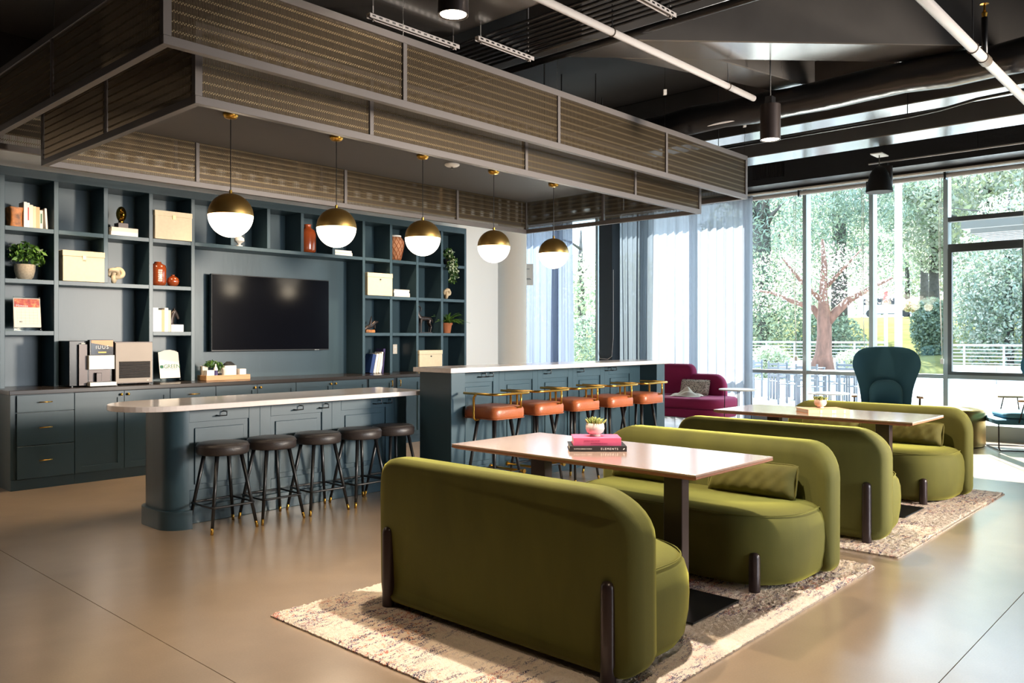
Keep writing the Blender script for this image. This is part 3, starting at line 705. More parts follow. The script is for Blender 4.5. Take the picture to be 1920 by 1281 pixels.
# ------------------------------------------------------------------ things on the shelves
def zs(i): return ZS[i] + .0215
def book(x0, x1, y0, y1, z0, z1, m, lab, group, lean=0.0, ink=None, flat=False):
    c = ((x0 + x1) / 2, y0, z0)
    t = thing('book', lab, 'book', c, group=group)
    hx = (x1 - x0) / 2; d = y1 - y0; h = z1 - z0
    if flat:
        mb = MB(); mb.box(-hx, hx, 0, d, 0, .003); mb.box(-hx, hx, 0, d, h - .003, h); mb.box(-hx, hx, 0, .003, .003, h - .003); mb.build('cover', m, t)
        MB().box(-hx + .003, hx - .003, .003, d - .004, .003, h - .003).build('pages', 'paper', t)
        if ink: MB().box(-hx * .6, hx * .3, -.0008, 0, h * .4, h * .62).build('spine_print', ink, t)
    else:
        mb = MB(); mb.box(-hx, -hx + .0025, 0, d, 0, h); mb.box(hx - .0025, hx, 0, d, 0, h); mb.box(-hx + .0025, hx - .0025, 0, .0025, 0, h); mb.build('cover', m, t)
        MB().box(-hx + .0025, hx - .0025, .0025, d - .004, .003, h - .004).build('pages', 'paper', t)
        if ink: MB().box(-hx * .45, hx * .45, -.0008, 0, h * .3, h * .82).build('spine_print', ink, t)
        if lean: t.rotation_euler = (0, lean, 0)
    return t
z = zs(2)
o = MB().loft([[(x + .006 * math.sin(9 * y + 31 * x + k), y, z + h) for x, y in rrect(2.50, 2.612, 8.80, 8.95, .018, 4)] for k, h in enumerate((0, .05, .1, .15, .185, .19))]).build('bookend', 'burl', smooth=True, auto=50)
tag(o, 'chunky gnarled orange-brown burl wood bookend, top left shelf', 'bookend')
gp = 'pale books on the top left shelf'
xb = 2.617
for i, (w, h, mm, ink, lab) in enumerate(((.027, .248, 'white', None, 'tallest white book, next to the burl bookend'), (.024, .242, 'white', 'ink_red', 'white book with red spine lettering on the top left shelf'),
      (.030, .225, 'paper', None, 'third white book from the burl bookend'), (.026, .214, 'cream_box', None, 'cream book fourth from the burl bookend'),
      (.032, .210, 'peach_cover', None, 'pale peach book fifth from the burl bookend'), (.028, .182, 'paper', 'ink_green', 'short pale book with green and blue print, last of the upright row'))):
    book(xb + .001, xb + w, 8.80, 8.95, z, z + h, mm, lab, gp, ink=ink); xb += w
book(2.822, 2.84, 8.83, 8.97, z, z + .21, 'white', 'slim white book leaning alone at the right of the top left shelf', gp, lean=-.06)

pp = thing('potted_plant', 'bushy green plant in a round stone-coloured pot on the left shelf', 'potted plant', (2.655, 8.90, zs(1)), world=True)
MB().lathe([(.052, 0), (.075, .03), (.09, .09), (.092, .15), (.082, .15), (.078, .12), (0, .12)], (2.655, 8.90, zs(1)), 28).build('pot', 'stone_pot', pp, smooth=True, auto=50)
cards('foliage', [(2.65, 8.88, zs(1) + .27, .13, .10, .10), (2.74, 8.86, zs(1) + .23, .09, .07, .09), (2.58, 8.88, zs(1) + .25, .07, .08, .08)], 420, .028, ['leaf_dark', 'leaf_mid', 'leaf_mid'], pp, kind='stuff', seed=3)
mb = MB()
for k in range(9):
    a = k * .7; mb.tube([(2.655, 8.90, zs(1) + .12), (2.655 + .04 * math.cos(a), 8.89 + .04 * math.sin(a), zs(1) + .2), (2.655 + .1 * math.cos(a), 8.88 + .07 * math.sin(a), zs(1) + .3)], .003, 5)
mb.build('stems', 'leaf_dark', pp)

# calendar in an acrylic stand
def tilt(px, py, pz, ang, yaw=0.0):
    return Matrix.Translation((px, py, pz)) @ Matrix.Rotation(yaw, 4, 'Z') @ Matrix.Rotation(-ang, 4, 'X')
def mbox(mtx, x0, x1, y0, y1, z0, z1):
    m_ = MB().box(x0, x1, y0, y1, z0, z1); m_.v = [tuple(mtx @ Vector(v)) for v in m_.v]; return m_
cal = thing('event_calendar', 'printed event calendar with a red fruit photo in a clear stand', 'calendar', (2.665, 8.86, zs(0)), world=True)
mt = tilt(2.662, 8.83, zs(0) + .004, .13)
mbox(mt, -.122, .122, .001, .004, 0, .335).build('clear_panel', 'glass', cal)
mbox(mt, -.118, .118, -.002, .0, .032, .318).build('sheet', 'paper', cal)
mbox(mt, -.110, .110, -.0035, -.002, .228, .310).build('fruit_photo', 'poster_fruit', cal)
text('Mimosa', .034, 'white', cal, mt @ frame((-.045, -.0042, .242), (1, 0, 0), (0, 0, 1), (0, -1, 0)))
for r_ in range(6):
    mbox(mt, -.09, .09, -.0028, -.002, .205 - r_ * .028, .2055 - r_ * .028 + .001).build('grid_line', 'ink_grey', cal)
for c_ in range(6):
    mbox(mt, -.09 + c_ * .036, -.0893 + c_ * .036, -.0028, -.002, .065, .206).build('grid_line', 'ink_grey', cal)
mbox(mt, -.07, -.06, -.003, -.002, .08, .09).build('mark', 'ink', cal); mbox(mt, -.055, -.048, -.003, -.002, .08, .09).build('mark', 'ink', cal)
bx(2.55, 2.78, 8.80, 8.93, zs(0), zs(0) + .004).build('stand_foot', 'glass', cal)
for x in (-.112, .112):
    for q in (.012, .325): mbox(mt, x - .004, x + .004, -.006, .001, q - .004, q + .004).build('stud', 'chrome', cal)

def storage_box(x0, x1, z0, h, lab, y0=8.715, d=.34, lid=.055, clasp='tab', door=0):
    t = thing('storage_box', lab, 'storage box', ((x0 + x1) / 2, y0 + d / 2, z0), world=True, group='cream lidded storage boxes on the bookcase')
    bx(x0 + .004, x1 - .004, y0 + .004, y0 + d, z0, z0 + h - lid).build('box_body', 'cream_box', t, bevel=.002, seg=1)
    bx(x0, x1, y0, y0 + d + .002, z0 + h - lid, z0 + h).build('lid', 'cream_box', t, bevel=.002, seg=1)
    xc = (x0 + x1) / 2
    if clasp == 'tab': MB().box(xc - .016, xc + .016, y0 - .006, y0, z0 + h - lid - .03, z0 + h - lid + .012).build('clasp', 'brass_satin', t)
    else:
        MB().tube([(xc, y0 + .004, z0 + h - lid - .03), (xc, y0 - .008, z0 + h - lid - .03)], .010, 10).build('snap', 'bronze', t)
storage_box(2.935, 3.335, zs(1), .305, 'cream lidded box with a metal tab, second column of the bookcase')
storage_box(3.845, 4.262, zs(2), .305, 'cream lidded box on the top shelf left of the first pendant')
storage_box(6.66, 7.085, zs(1), .30, 'cream square box right of the television bay', clasp='snap')
storage_box(7.56, 8.0, .9155, .30, 'cream box standing on the counter behind the bar end', clasp='snap')

def stack(x0, x1, z0, hs, ms, labs, group, y0=8.79, d=.17):
    for i, h in enumerate(hs):
        s = (.0, .006, -.004, .004)[i % 4]
        book(x0 + s, x1 + s - .003 * i, y0 + abs(s), y0 + d, z0, z0 + h, ms[i], labs[i], group, flat=True); z0 += h + .0005
    return z0
zt = stack(3.425, 3.70, zs(2), (.045, .043), ('white', 'paper'), ('lower thick white book under the gold head', 'upper thick white book under the gold head'), 'white books under the gold head')
gh = thing('head_sculpture', 'small shiny gold abstract head on a dark square block', 'sculpture', (3.56, 8.88, zt), world=True)
bx(3.508, 3.612, 8.82, 8.93, zt, zt + .052).build('plinth_block', 'bronze', gh, bevel=.002)
mb = MB(); mb.ell((3.56, 8.875, zt + .15), .05, .055, .082, 20, 14); mb.tube([(3.56, 8.88, zt + .045), (3.56, 8.88, zt + .09)], [.03, .026], 12); mb.ell((3.56, 8.82, zt + .145), .009, .012, .03, 10, 8); mb.ell((3.56, 8.835, zt + .105), .014, .012, .006, 10, 6)
mb.build('head', 'gold', gh, remesh=.006)

def knot(c, s, lab, rot=0.0, tilt_=0.6):
    pts = []
    for k in range(64):
        a = 2 * PI * k / 64; x = math.sin(a) + 2 * math.sin(2 * a); y = math.cos(a) - 2 * math.cos(2 * a); w = -math.sin(3 * a)
        v = Vector((x, w * 1.0, y)) * s; v.rotate(Matrix.Rotation(tilt_, 3, 'X')); v.rotate(Matrix.Rotation(rot, 3, 'Z')); pts.append(v)
    zm = min(p.z for p in pts) - s * .82
    pts = [Vector(c) + p - Vector((0, 0, zm)) for p in pts]
    o = MB().tube(pts, s * .82, 12, closed=True).build('knot_sculpture', 'knot', smooth=True)
    tag(o, lab, 'sculpture', 'pale interlocking knot sculptures')
knot((3.50, 8.87, zs(1)), .027, 'pale knot sculpture beside the second-column cream box', tilt_=.35, rot=.3)
knot((8.21, 8.85, zs(1)), .025, 'pale knot sculpture at the right end below the trailing plant', rot=.5, tilt_=.3)

z = zs(1)
v = thing('rust_vase', 'taller glossy rust-brown vase with a pale grid reflection', 'vase', (3.945, 8.87, z), world=True)
MB().lathe([(.055, 0), (.078, .012), (.086, .04), (.087, .19), (.078, .225), (.04, .245), (.034, .262), (.026, .262), (.026, .23), (0, .22)], (3.945, 8.87, z), 32).build('vase_body', 'rust_glaze', v, smooth=True, auto=60)
mb = MB()
for r_ in range(6):
    for c_ in range(4):
        a = -1.9 + c_ * .13 + (0.02 if r_ % 2 else 0); x, y = 3.945 + .0875 * math.cos(a), 8.87 + .0875 * math.sin(a)
        mb.obox((x, y, z + .055 + r_ * .022), (-math.sin(a), math.cos(a), 0), (0, 0, 1), (math.cos(a), math.sin(a), 0), .0038, .0085, .0008)
mb.build('grid_reflection', 'paper', v, kind='stuff')  # reflection modelled as pale tiles fixed to the glaze
v = MB().lathe([(.03, 0), (.055, .02), (.066, .055), (.058, .09), (.03, .112), (.018, .118), (.02, .13), (.012, .13), (.012, .115), (0, .11)], (4.11, 8.865, z), 28).build('rust_vase', 'rust_glaze', smooth=True, auto=60)
tag(v, 'small round rust-brown bud vase beside the taller one', 'vase')

z = zs(0); xb = 3.862
for i, (w, h, mm, lab) in enumerate(((.056, .258, 'white', 'widest white book, leftmost above the green sign'), (.038, .235, 'paper', 'cream book second from left above the green sign'),
                                    (.032, .238, 'peach_cover', 'peach book third from left above the green sign'), (.04, .258, 'white', 'tall white book fourth from left above the green sign'), (.03, .235, 'cream_box', 'cream book last of the row above the green sign'))):
    book(xb + .001, xb + w, 8.80, 8.95, z, z + h, mm, lab, 'pale upright books above the green sign'); xb += w
book(xb + .004, xb + .142, 8.80, 8.96, z, z + .078, 'white', 'thick white book lying flat under the horse head', 'pale upright books above the green sign', flat=True)
hh = thing('horse_bust', 'dark bronze horse head resting on the flat white book', 'sculpture', (4.12, 8.87, z + .079), world=True)
mb = MB(); q = (4.12, 8.87, z + .079)
mb.tube([(q[0] - .035, q[1], q[2]), (q[0] - .03, q[1], q[2] + .06), (q[0] - .01, q[1], q[2] + .12), (q[0] + .01, q[1], q[2] + .15)], [.036, .034, .03, .026], 12)
mb.tube([(q[0] + .0, q[1], q[2] + .15), (q[0] + .03, q[1], q[2] + .11), (q[0] + .055, q[1], q[2] + .06)], [.03, .022, .014], 12)
mb.tube([(q[0] + .0, q[1] - .015, q[2] + .16), (q[0] + .008, q[1] - .02, q[2] + .195)], [.009, .003], 6); mb.tube([(q[0] + .0, q[1] + .015, q[2] + .16), (q[0] + .008, q[1] + .02, q[2] + .195)], [.009, .003], 6)
mb.build('horse_head', 'bronze', hh, remesh=.005)

# white bust, bottle, books, woven vase
z = zs(2)
b_ = thing('bust_sculpture', 'small white classical bust half hidden by the first pendant', 'sculpture', (4.90, 8.86, z), world=True)
mb = MB(); q = (4.90, 8.86, z); mb.cyl(q, .04, z, z + .02, 20); mb.lathe([(.02, .02), (.018, .04), (.06, .07), (.058, .1), (.024, .13), (.022, .15)], q, 20)
mb.ell((q[0], q[1], z + .19), .042, .05, .056, 18, 12); mb.ell((q[0] - .0, q[1] - .05, z + .185), .008, .012, .012, 8, 6); mb.ell((q[0] + .02, q[1] + .02, z + .20), .045, .045, .045, 14, 8)
mb.build('bust', 'plaster', b_, remesh=.005)
v = MB().lathe([(.07, 0), (.098, .015), (.104, .05), (.104, .24), (.09, .285), (.045, .315), (.042, .35), (.05, .36), (.036, .36), (.034, .32), (0, .31)], (5.84, 8.87, z), 36).build('orange_bottle', 'orange_glaze', smooth=True, auto=60)
tag(v, 'tall glossy orange bottle vase between the first two pendants', 'vase')
stack(6.20, 6.47, z, (.022, .02, .026), ('white', 'paper', 'white'), ('bottom white book of the stack behind the second pendant', 'middle white book of the stack behind the second pendant', 'top white book of the stack behind the second pendant'), 'white books behind the second pendant')
wv = thing('woven_vase', 'tall woven wicker vase with a diamond lattice and white rim', 'vase', (7.26, 8.88, z), world=True)
prof = [(.065, 0), (.078, .03), (.1, .12), (.118, .21), (.116, .27), (.09, .315), (.076, .33)]
MB().lathe(prof + [(.066, .33), (.06, .28), (0, .05)], (7.26, 8.88, z), 36).build('wicker_body', 'wicker', wv, smooth=True)
MB().lathe([(.078, .33), (.084, .338), (.082, .352), (.07, .352), (.066, .33)], (7.26, 8.88, z), 30, cap=False).build('rim', 'white', wv, smooth=True)
def pr(h):
    for (r0, h0), (r1, h1) in zip(prof, prof[1:]):
        if h <= h1: return r0 + (r1 - r0) * (h - h0) / (h1 - h0)
    return prof[-1][0]
mb = MB()
for sgn in (1, -1):
    for k in range(12):
        mb.tube([(7.26 + (pr(h) + .004) * math.cos(2 * PI * k / 12 + sgn * h * 5.2), 8.88 + (pr(h) + .004) * math.sin(2 * PI * k / 12 + sgn * h * 5.2), z + h) for h in np.linspace(.005, .325, 14)], .0035, 5)
mb.build('lattice', 'terracotta', wv, kind='stuff')
tp = thing('trailing_plant', 'variegated green and cream trailing plant hanging down the right end', 'potted plant', (8.2, 8.80, z), world=True)
MB().lathe([(.04, 0), (.055, .05), (.06, .09), (.05, .09), (0, .08)], (8.2, 8.84, z), 20).build('pot', 'navy_dark', tp, smooth=True, auto=50)
cards('foliage', [(8.18, 8.80, z + .16, .09, .07, .09), (8.18, 8.70, z - .0, .10, .05, .14), (8.21, 8.695, z - .12, .09, .035, .14), (8.17, 8.70, z - .22, .06, .03, .09)], 520, .026, ['leaf_dark', 'leaf_cream', 'leaf_dark', 'leaf_mid'], tp, kind='stuff', seed=5, droop=.8)
mb = MB()
for k in range(7): mb.tube([(8.2, 8.84, z + .08), (8.15 + .015 * k, 8.76, z + .14), (8.14 + .018 * k, 8.71, z - .02), (8.15 + .013 * k, 8.70, z - .15 - .02 * (k % 3))], .002, 4)
mb.build('stems', 'leaf_dark', tp)
stack(7.17, 7.45, zs(1), (.028, .026, .026, .02), ('paper', 'white', 'white', 'paper'), ('bottom book of the pale stack right of the square cream box', 'second book from the bottom in the pale stack by the square cream box', 'third book from the bottom in the pale stack by the square cream box', 'top book of the pale stack right of the square cream box'), 'pale stacked books right of the square cream box')

z = zs(0)
dk = thing('abstract_sculpture', 'dark carved reclining form on an orange-brown wood block', 'sculpture', (6.83, 8.88, z), world=True)
bx(6.735, 6.885, 8.84, 8.93, z, z + .04).build('wood_base', 'burl', dk, bevel=.008)
mb = MB(); mb.tube([(6.70, 8.87, z + .03), (6.76, 8.87, z + .07), (6.84, 8.88, z + .09), (6.90, 8.88, z + .14), (6.96, 8.88, z + .15)], [.012, .026, .03, .028, .012], 10); mb.tube([(6.82, 8.87, z + .08), (6.83, 8.87, z + .16), (6.845, 8.87, z + .23)], [.022, .016, .006], 8); mb.tube([(6.90, 8.88, z + .13), (6.91, 8.88, z + .05)], [.02, .008], 8)
mb.build('figure', 'bronze', dk, remesh=.006)
ib = thing('ibex_sculpture', 'dark bronze standing ibex with long curved horns', 'sculpture', (7.78, 8.87, z), world=True)
bx(7.66, 7.90, 8.83, 8.92, z, z + .012).build('base_plate', 'bronze', ib)
mb = MB(); X, Y_, Z_ = 7.78, 8.875, z + .012
mb.tube([(X - .055, Y_, Z_ + .20), (X - .02, Y_, Z_ + .195), (X + .05, Y_, Z_ + .195), (X + .095, Y_, Z_ + .19)], [.034, .033, .028, .024], 12)
mb.tube([(X - .05, Y_, Z_ + .20), (X - .075, Y_, Z_ + .25), (X - .085, Y_, Z_ + .30)], [.032, .024, .019], 10)
mb.tube([(X - .08, Y_, Z_ + .31), (X - .105, Y_, Z_ + .30), (X - .135, Y_, Z_ + .275)], [.021, .017, .009], 10)
for s in (-.012, .012):
    mb.tube([(X - .085 + .045 * math.cos(a) - .0, Y_ + s, Z_ + .325 + .05 * math.sin(a)) for a in np.linspace(2.6, -.9, 12)], list(np.linspace(.010, .004, 12)), 7)
    mb.tube([(X - .045, Y_ + s * 1.6, Z_ + .18), (X - .05, Y_ + s * 1.6, Z_ + .10), (X - .048, Y_ + s * 1.6, Z_ - .002)], [.018, .009, .007], 8)
    mb.tube([(X + .08, Y_ + s * 1.6, Z_ + .18), (X + .07, Y_ + s * 1.6, Z_ + .13), (X + .095, Y_ + s * 1.6, Z_ + .08), (X + .08, Y_ + s * 1.6, Z_ - .002)], [.022, .016, .009, .007], 8)
mb.tube([(X + .10, Y_, Z_ + .20), (X + .125, Y_, Z_ + .17), (X + .128, Y_, Z_ + .13)], [.012, .008, .004], 7)
mb.v = [(X + (a - X) * 1.35, b, c) for a, b, c in mb.v]
mb.build('ibex', 'bronze', ib, remesh=.0045)
fn = thing('potted_fern', 'arching green fern in a terracotta pot, right end of the shelf', 'potted plant', (8.2, 8.87, z), world=True)
MB().lathe([(.058, 0), (.078, .12), (.088, .12), (.09, .15), (.08, .15), (.075, .12), (0, .11)], (8.2, 8.85, z), 28).build('pot', 'terracotta', fn, smooth=True, auto=40)
mb = MB(); g = random.Random(4)
for k in range(60):
    a = g.uniform(0, 2 * PI); L_ = g.uniform(.16, .33); el = g.uniform(.45, 1.3); pts = []; N_ = 16
    for i in range(N_ + 1):
        t = i / N_; r_ = L_ * (t * math.cos(el) + .25 * t * t); hgt = L_ * (t * math.sin(el) - .45 * t * t)
        pts.append(Vector((8.2 + r_ * math.cos(a), 8.82 + r_ * math.sin(a) * (.75 if math.sin(a) < 0 else .45), z + .14 + hgt)))
    mb.tube(pts[::4], .0015, 3)
    for i in range(1, N_ + 1):
        for s_ in (-1, 1):
            p = pts[i]; d = (pts[i] - pts[i - 1]).normalized(); sd_ = d.cross(Vector((0, 0, 1))).normalized() * s_; w = .036 * (1 - .75 * i / N_)
            mb.add([p - d * .006, p + sd_ * w + d * .010 - Vector((0, 0, .006)), p + d * .008], [(0, 1, 2)])
mb.build('fronds', 'leaf_mid', fn, kind='stuff')
lx = 6.76
for i, (w, h, mm, lab) in enumerate(((.055, .255, 'blue_cover', 'wide blue book leaning at the left of the lower right shelf'), (.038, .262, 'white', 'first white book leaning against the blue one'), (.036, .27, 'paper', 'second white book leaning in the lower right shelf'), (.042, .285, 'white', 'tallest white leaning book in the lower right shelf'), (.03, .33, 'purple_cover', 'dark purple book at the right of the leaning white ones'))):
    t = book(lx, lx + w, 8.80, 8.96, .916, .916 + h, mm, lab, 'leaning books on the counter right of the television', lean=.22 if i < 4 else .1); lx += w + (.006 if i < 3 else .012)
    t.location.z += math.sin(.22 if i < 4 else .1) * w / 2
ol = thing('wall_outlet', 'cream double wall outlet inside the lower right bay', 'outlet', (7.21, 9.098, 1.24), world=True)
bx(7.40, 7.475, 9.098, 9.1045, 1.165, 1.30).build('cover_plate', 'paper', ol, bevel=.002)
for zz in (1.205, 1.26): bx(7.42, 7.455, 9.096, 9.098, zz - .014, zz + .014).build('socket', 'white', ol)

# ------------------------------------------------------------------ counter appliances
cm = thing('coffee_machine', 'black coffee machine with bright display panel and white trays', 'coffee machine', (3.06, 8.65, .916), world=True)
mat('gloss_black', srgb(9, 9, 10), 0.25, spec=0.3)
bx(2.92, 3.32, 8.50, 8.88, .925, 1.365).build('casing', 'gloss_black', cm, bevel=.004)
bx(3.0, 3.075, 8.47, 8.50, .93, 1.33).build('side_column', 'bronze', cm)
bx(3.02, 3.055, 8.467, 8.47, 1.335, 1.343).build('badge', 'paper', cm)
bx(3.085, 3.31, 8.44, 8.50, 1.225, 1.375).build('display_housing', 'black', cm, bevel=.003)
bx(3.10, 3.305, 8.436, 8.44, 1.23, 1.37).build('display', 'display', cm)
MB().add([(3.10, 8.4355, 1.345), (3.305, 8.4355, 1.305), (3.305, 8.4355, 1.37), (3.10, 8.4355, 1.37)], [(0, 1, 2, 3)]).build('display_image', 'peach_cover', cm)
text('IUUS', .048, 'white', cm, frame((3.20, 8.4345, 1.30), (1, 0, 0), (0, 0, 1), (0, -1, 0)), spacing=1.3)
bx(3.165, 3.24, 8.4348, 8.436, 1.245, 1.258).build('label_strip', 'yellow', cm)
bx(3.075, 3.315, 8.425, 8.50, 1.085, 1.222).build('front_cover', 'white', cm, bevel=.002)
bx(3.10, 3.30, 8.497, 8.50, .96, 1.08).build('recess_back', 'bronze', cm)
bx(3.155, 3.205, 8.455, 8.497, .95, 1.05).build('spout', 'bronze', cm, bevel=.003)
bx(3.075, 3.325, 8.40, 8.50, .922, .958).build('drip_tray', 'white', cm, bevel=.003)
bx(3.10, 3.30, 8.41, 8.49, .958, .963).build('drip_grate', 'black', cm)
for x in (2.95, 3.28):
    for y in (8.52, 8.85): MB().cyl((x, y), .014, .9155, .926, 10).build('foot', 'black', cm)
im = thing('ice_machine', 'brushed steel ice maker with a slatted black vent', 'ice machine', (3.53, 8.65, .916), world=True)
bx(3.345, 3.725, 8.50, 8.90, .93, 1.355).build('casing', 'bronze', im, bevel=.003)
bx(3.35, 3.72, 8.488, 8.50, .94, 1.345).build('front_panel', 'steel', im, bevel=.002)
bx(3.385, 3.695, 8.485, 8.488, .985, 1.155).build('vent_opening', 'black_matt', im)
for k in range(11): MB().obox((3.54, 8.483, .992 + k * .0155), (1, 0, 0), (0, 1, -.6), (0, .6, 1), .155, .004, .0018).build('vent_slat', 'bronze', im)
bx(3.66, 3.68, 8.484, 8.488, .955, .962).build('badge', 'paper', im)
for x in (3.37, 3.70):
    for y in (8.52, 8.87): MB().cyl((x, y), .014, .9155, .932, 10).build('foot', 'black', im)
gs = thing('green_sign', 'clear stand with a pale sheet reading GREEN on the counter', 'sign', (4.06, 8.86, .9155), world=True)
mt = tilt(4.065, 8.82, .925, .16, .1)
mbox(mt, -.122, .122, .0015, .0045, 0, .34).build('clear_panel', 'glass', gs)
pl = [(-.118, 0), (.118, 0), (.118, .28), (.08, .30), (.02, .312), (-.04, .308), (-.09, .29), (-.118, .286)]
m_ = MB(); m_.add([(x, 0, z_ + .03) for x, z_ in pl] + [(x, .0014, z_ + .03) for x, z_ in pl], [tuple(range(8)), tuple(range(15, 7, -1))] + [((i + 1) % 8, i, 8 + i, 8 + (i + 1) % 8) for i in range(8)])
m_.v = [tuple(mt @ Vector(v)) for v in m_.v]; m_.build('sheet', 'paper', gs)
text('GREEN', .062, 'ink_green', gs, mt @ frame((.030, -.001, .155), (1, 0, 0), (0, 0, 1), (0, -1, 0)))
for s_ in (-1, 1):
    m_ = MB(); P = [(-.090 + .022 * math.cos(a), -.001, .155 + s_ * .007 + .011 * math.sin(a)) for a in np.linspace(0, 2 * PI, 13)[:-1]]; m_.add(P, [tuple(range(12))]); m_.v = [tuple(mt @ Vector(v)) for v in m_.v]; m_.build('leaf_mark', 'ink_green', gs)
for k in range(9): mbox(mt, -.07 + k * .018, -.058 + k * .018, -.001, 0, .119, .124).build('small_print', 'ink_grey', gs)
for x in (-.11, .11): mbox(mt, x - .006, x + .006, -.008, .001, .004, .016).build('stud', 'chrome', gs)
bx(3.95, 4.18, 8.80, 8.95, .9155, .919).build('stand_foot', 'glass', gs)

ty = thing('wooden_tray', 'pale wooden tray of supplies on the counter below the screen', 'tray', (4.66, 8.75, .9155), world=True)
mb = MB(); mb.box(4.40, 4.92, 8.66, 8.86, .916, .922)
mb.box(4.40, 4.92, 8.655, 8.668, .916, .972); mb.box(4.40, 4.92, 8.855, 8.868, .916, .972); mb.box(4.392, 4.404, 8.655, 8.868, .916, .972); mb.box(4.916, 4.928, 8.655, 8.868, .916, .972)
mb.build('tray_body', 'tray_wood', ty, bevel=.002, seg=1)
def sbox(n, x0, x1, y0, y1, z0, z1, m, lab, cat='box', g='small things on the wooden tray'):
    return tag(bx(x0, x1, y0, y1, z0, z1).build(n, m, bevel=.002, seg=1), lab, cat, g)
sbox('napkin_box', 4.412, 4.50, 8.68, 8.75, .9225, 1.03, 'white', 'white square box at the left front of the tray')
sbox('napkin_box', 4.41, 4.475, 8.78, 8.84, .9225, 1.075, 'paper', 'small white carton with faint pink print at the back left of the tray')
sbox('tissue_box', 4.66, 4.80, 8.74, 8.84, .9225, 1.075, 'white', 'largest white box at the back of the tray')
sbox('tea_box', 4.82, 4.90, 8.70, 8.78, .9225, 1.035, 'white', 'white box at the right end of the tray')
sbox('tea_box', 4.585, 4.655, 8.76, 8.83, .9225, 1.03, 'paper', 'small beige box in the middle of the tray')
cl = MB().loft([[(4.73 + sx * (x), 8.79 + sx * y, 1.0755 + h) for x, y in ((-.07, -.035), (.07, -.03), (.06, .035), (-.06, .03))] for sx, h in ((1, 0), (.8, .02), (.35, .045))]).build('folded_cloth', 'black_matt', smooth=True)
tag(cl, 'dark folded cloth heaped on the largest white box', 'cloth')
sb = thing('pump_bottle', 'small white pump bottle with a purple label on the tray', 'bottle', (4.525, 8.70, .9225), world=True)
MB().lathe([(.022, 0), (.024, .02), (.024, .09), (.012, .105)], (4.525, 8.70, .9225), 16).build('bottle_body', 'purple_cover', sb, smooth=True, auto=50)
MB().lathe([(.024, .105), (.02, .13), (.008, .15), (.006, .175), (0, .176)], (4.525, 8.70, .9225), 16, cap=False).build('pump_cap', 'white', sb, smooth=True)
sp_ = thing('small_plant', 'little dark green plant in a black pot on the tray', 'potted plant', (4.58, 8.73, .9225), world=True)
MB().lathe([(.022, 0), (.03, .07), (.024, .07), (0, .06)], (4.575, 8.715, .9225), 14).build('pot', 'black', sp_)
cards('foliage', [(4.58, 8.73, 1.07, .05, .04, .05), (4.50, 8.76, 1.10, .07, .05, .04)], 160, .02, ['leaf_dark', 'leaf_mid'], sp_, kind='stuff', seed=8)
dr = MB().lathe([(.03, 0), (.022, .05), (.026, .1), (.034, .13), (.02, .135), (0, .13)], (4.635, 8.705, .9225), 16).build('cream_jar', 'paper', smooth=True)
tag(dr, 'tall cream jar in the middle of the tray', 'jar')

# ================================================================== ISLAND AND BAR
isl = thing('kitchen_island', 'low teal island with a rounded end and recessed front panels', 'island', (3.7, 6.0, 0), world=True)
yF = 5.93; yK = 6.30
mb = MB(); mb.box(2.80, 4.98, yF + .012, yK, 0, .874); mb.build('body', 'navy', isl)
def stad(r, x, y0, y1, nseg=18, xr=3.0):
    P = [(xr, y0)]; P = [(xr, y1)]
    rr_ = (y1 - y0) / 2; cy = (y0 + y1) / 2
    return [(xr, y0), (xr, y1)] + [(x + rr_ - r * 0 + rr_ * math.cos(a), cy + rr_ * math.sin(a)) for a in np.linspace(PI / 2, 3 * PI / 2, nseg)]
def dend(x0, x1, y0, y1, rr_):
    return [(x1, y0), (x1, y1)] + [(x0 + rr_ + rr_ * math.cos(a), y1 - rr_ + rr_ * math.sin(a)) for a in np.linspace(PI / 2, PI, 9)] + [(x0 + rr_ + rr_ * math.cos(a), y0 + rr_ + rr_ * math.sin(a)) for a in np.linspace(PI, 1.5 * PI, 9)]
MB().prism(dend(2.660, 2.805, 5.785, 6.30, .142), 0, .874).build('rounded_end', 'navy', isl, smooth=True, auto=30)
MB().prism(dend(2.632, 2.815, 5.757, 6.33, .17), 0, .135).build('end_plinth', 'navy', isl, smooth=True, auto=30)
bx(2.82, 4.98, yF - .012, yF + .012, 0, .13).build('plinth', 'navy', isl, bevel=.003, seg=1)
def raised(parent, x0, x1, z0, z1, y, m='navy', d=.02):
    w = .055
    f = MB(); f.box(x0, x0 + w, y, y + d, z0, z1); f.box(x1 - w, x1, y, y + d, z0, z1); f.box(x0 + w, x1 - w, y, y + d, z0, z0 + w); f.box(x0 + w, x1 - w, y, y + d, z1 - w, z1)
    return f
for a, b in ((2.82, 3.46), (3.46, 4.147), (4.147, 4.84)):
    l = a + (.054 if a < 3 else .098); q = l + .49
    p = MB(); p.box(a, l, yF - .001, yF + .013, .13, .874); p.box(q, b, yF - .001, yF + .013, .13, .874); p.box(l, q, yF - .001, yF + .013, .76, .874); p.box(l, q, yF - .001, yF + .013, .13, .25)
    p.build('frame_panel', 'navy', isl, bevel=.002, seg=1)
    p = MB(); p.box(l + .045, q - .045, yF + .001, yF + .013, .29, .715); p.build('inset_panel', 'navy', isl, bevel=.003, seg=1)
bx(4.84, 4.98, yF - .001, yF + .013, .13, .874).build('frame_panel', 'navy', isl)
for x in (3.12, 3.80, 4.05, 4.62, 4.74):
    MB().tube([(x - .03, yF, .80), (x - .03, yF - .05, .80), (x + .03, yF - .05, .80), (x + .03, yF - .05, .83), (x + .03, yF, .83)], .005, 6).build('bag_hook', 'black', isl)
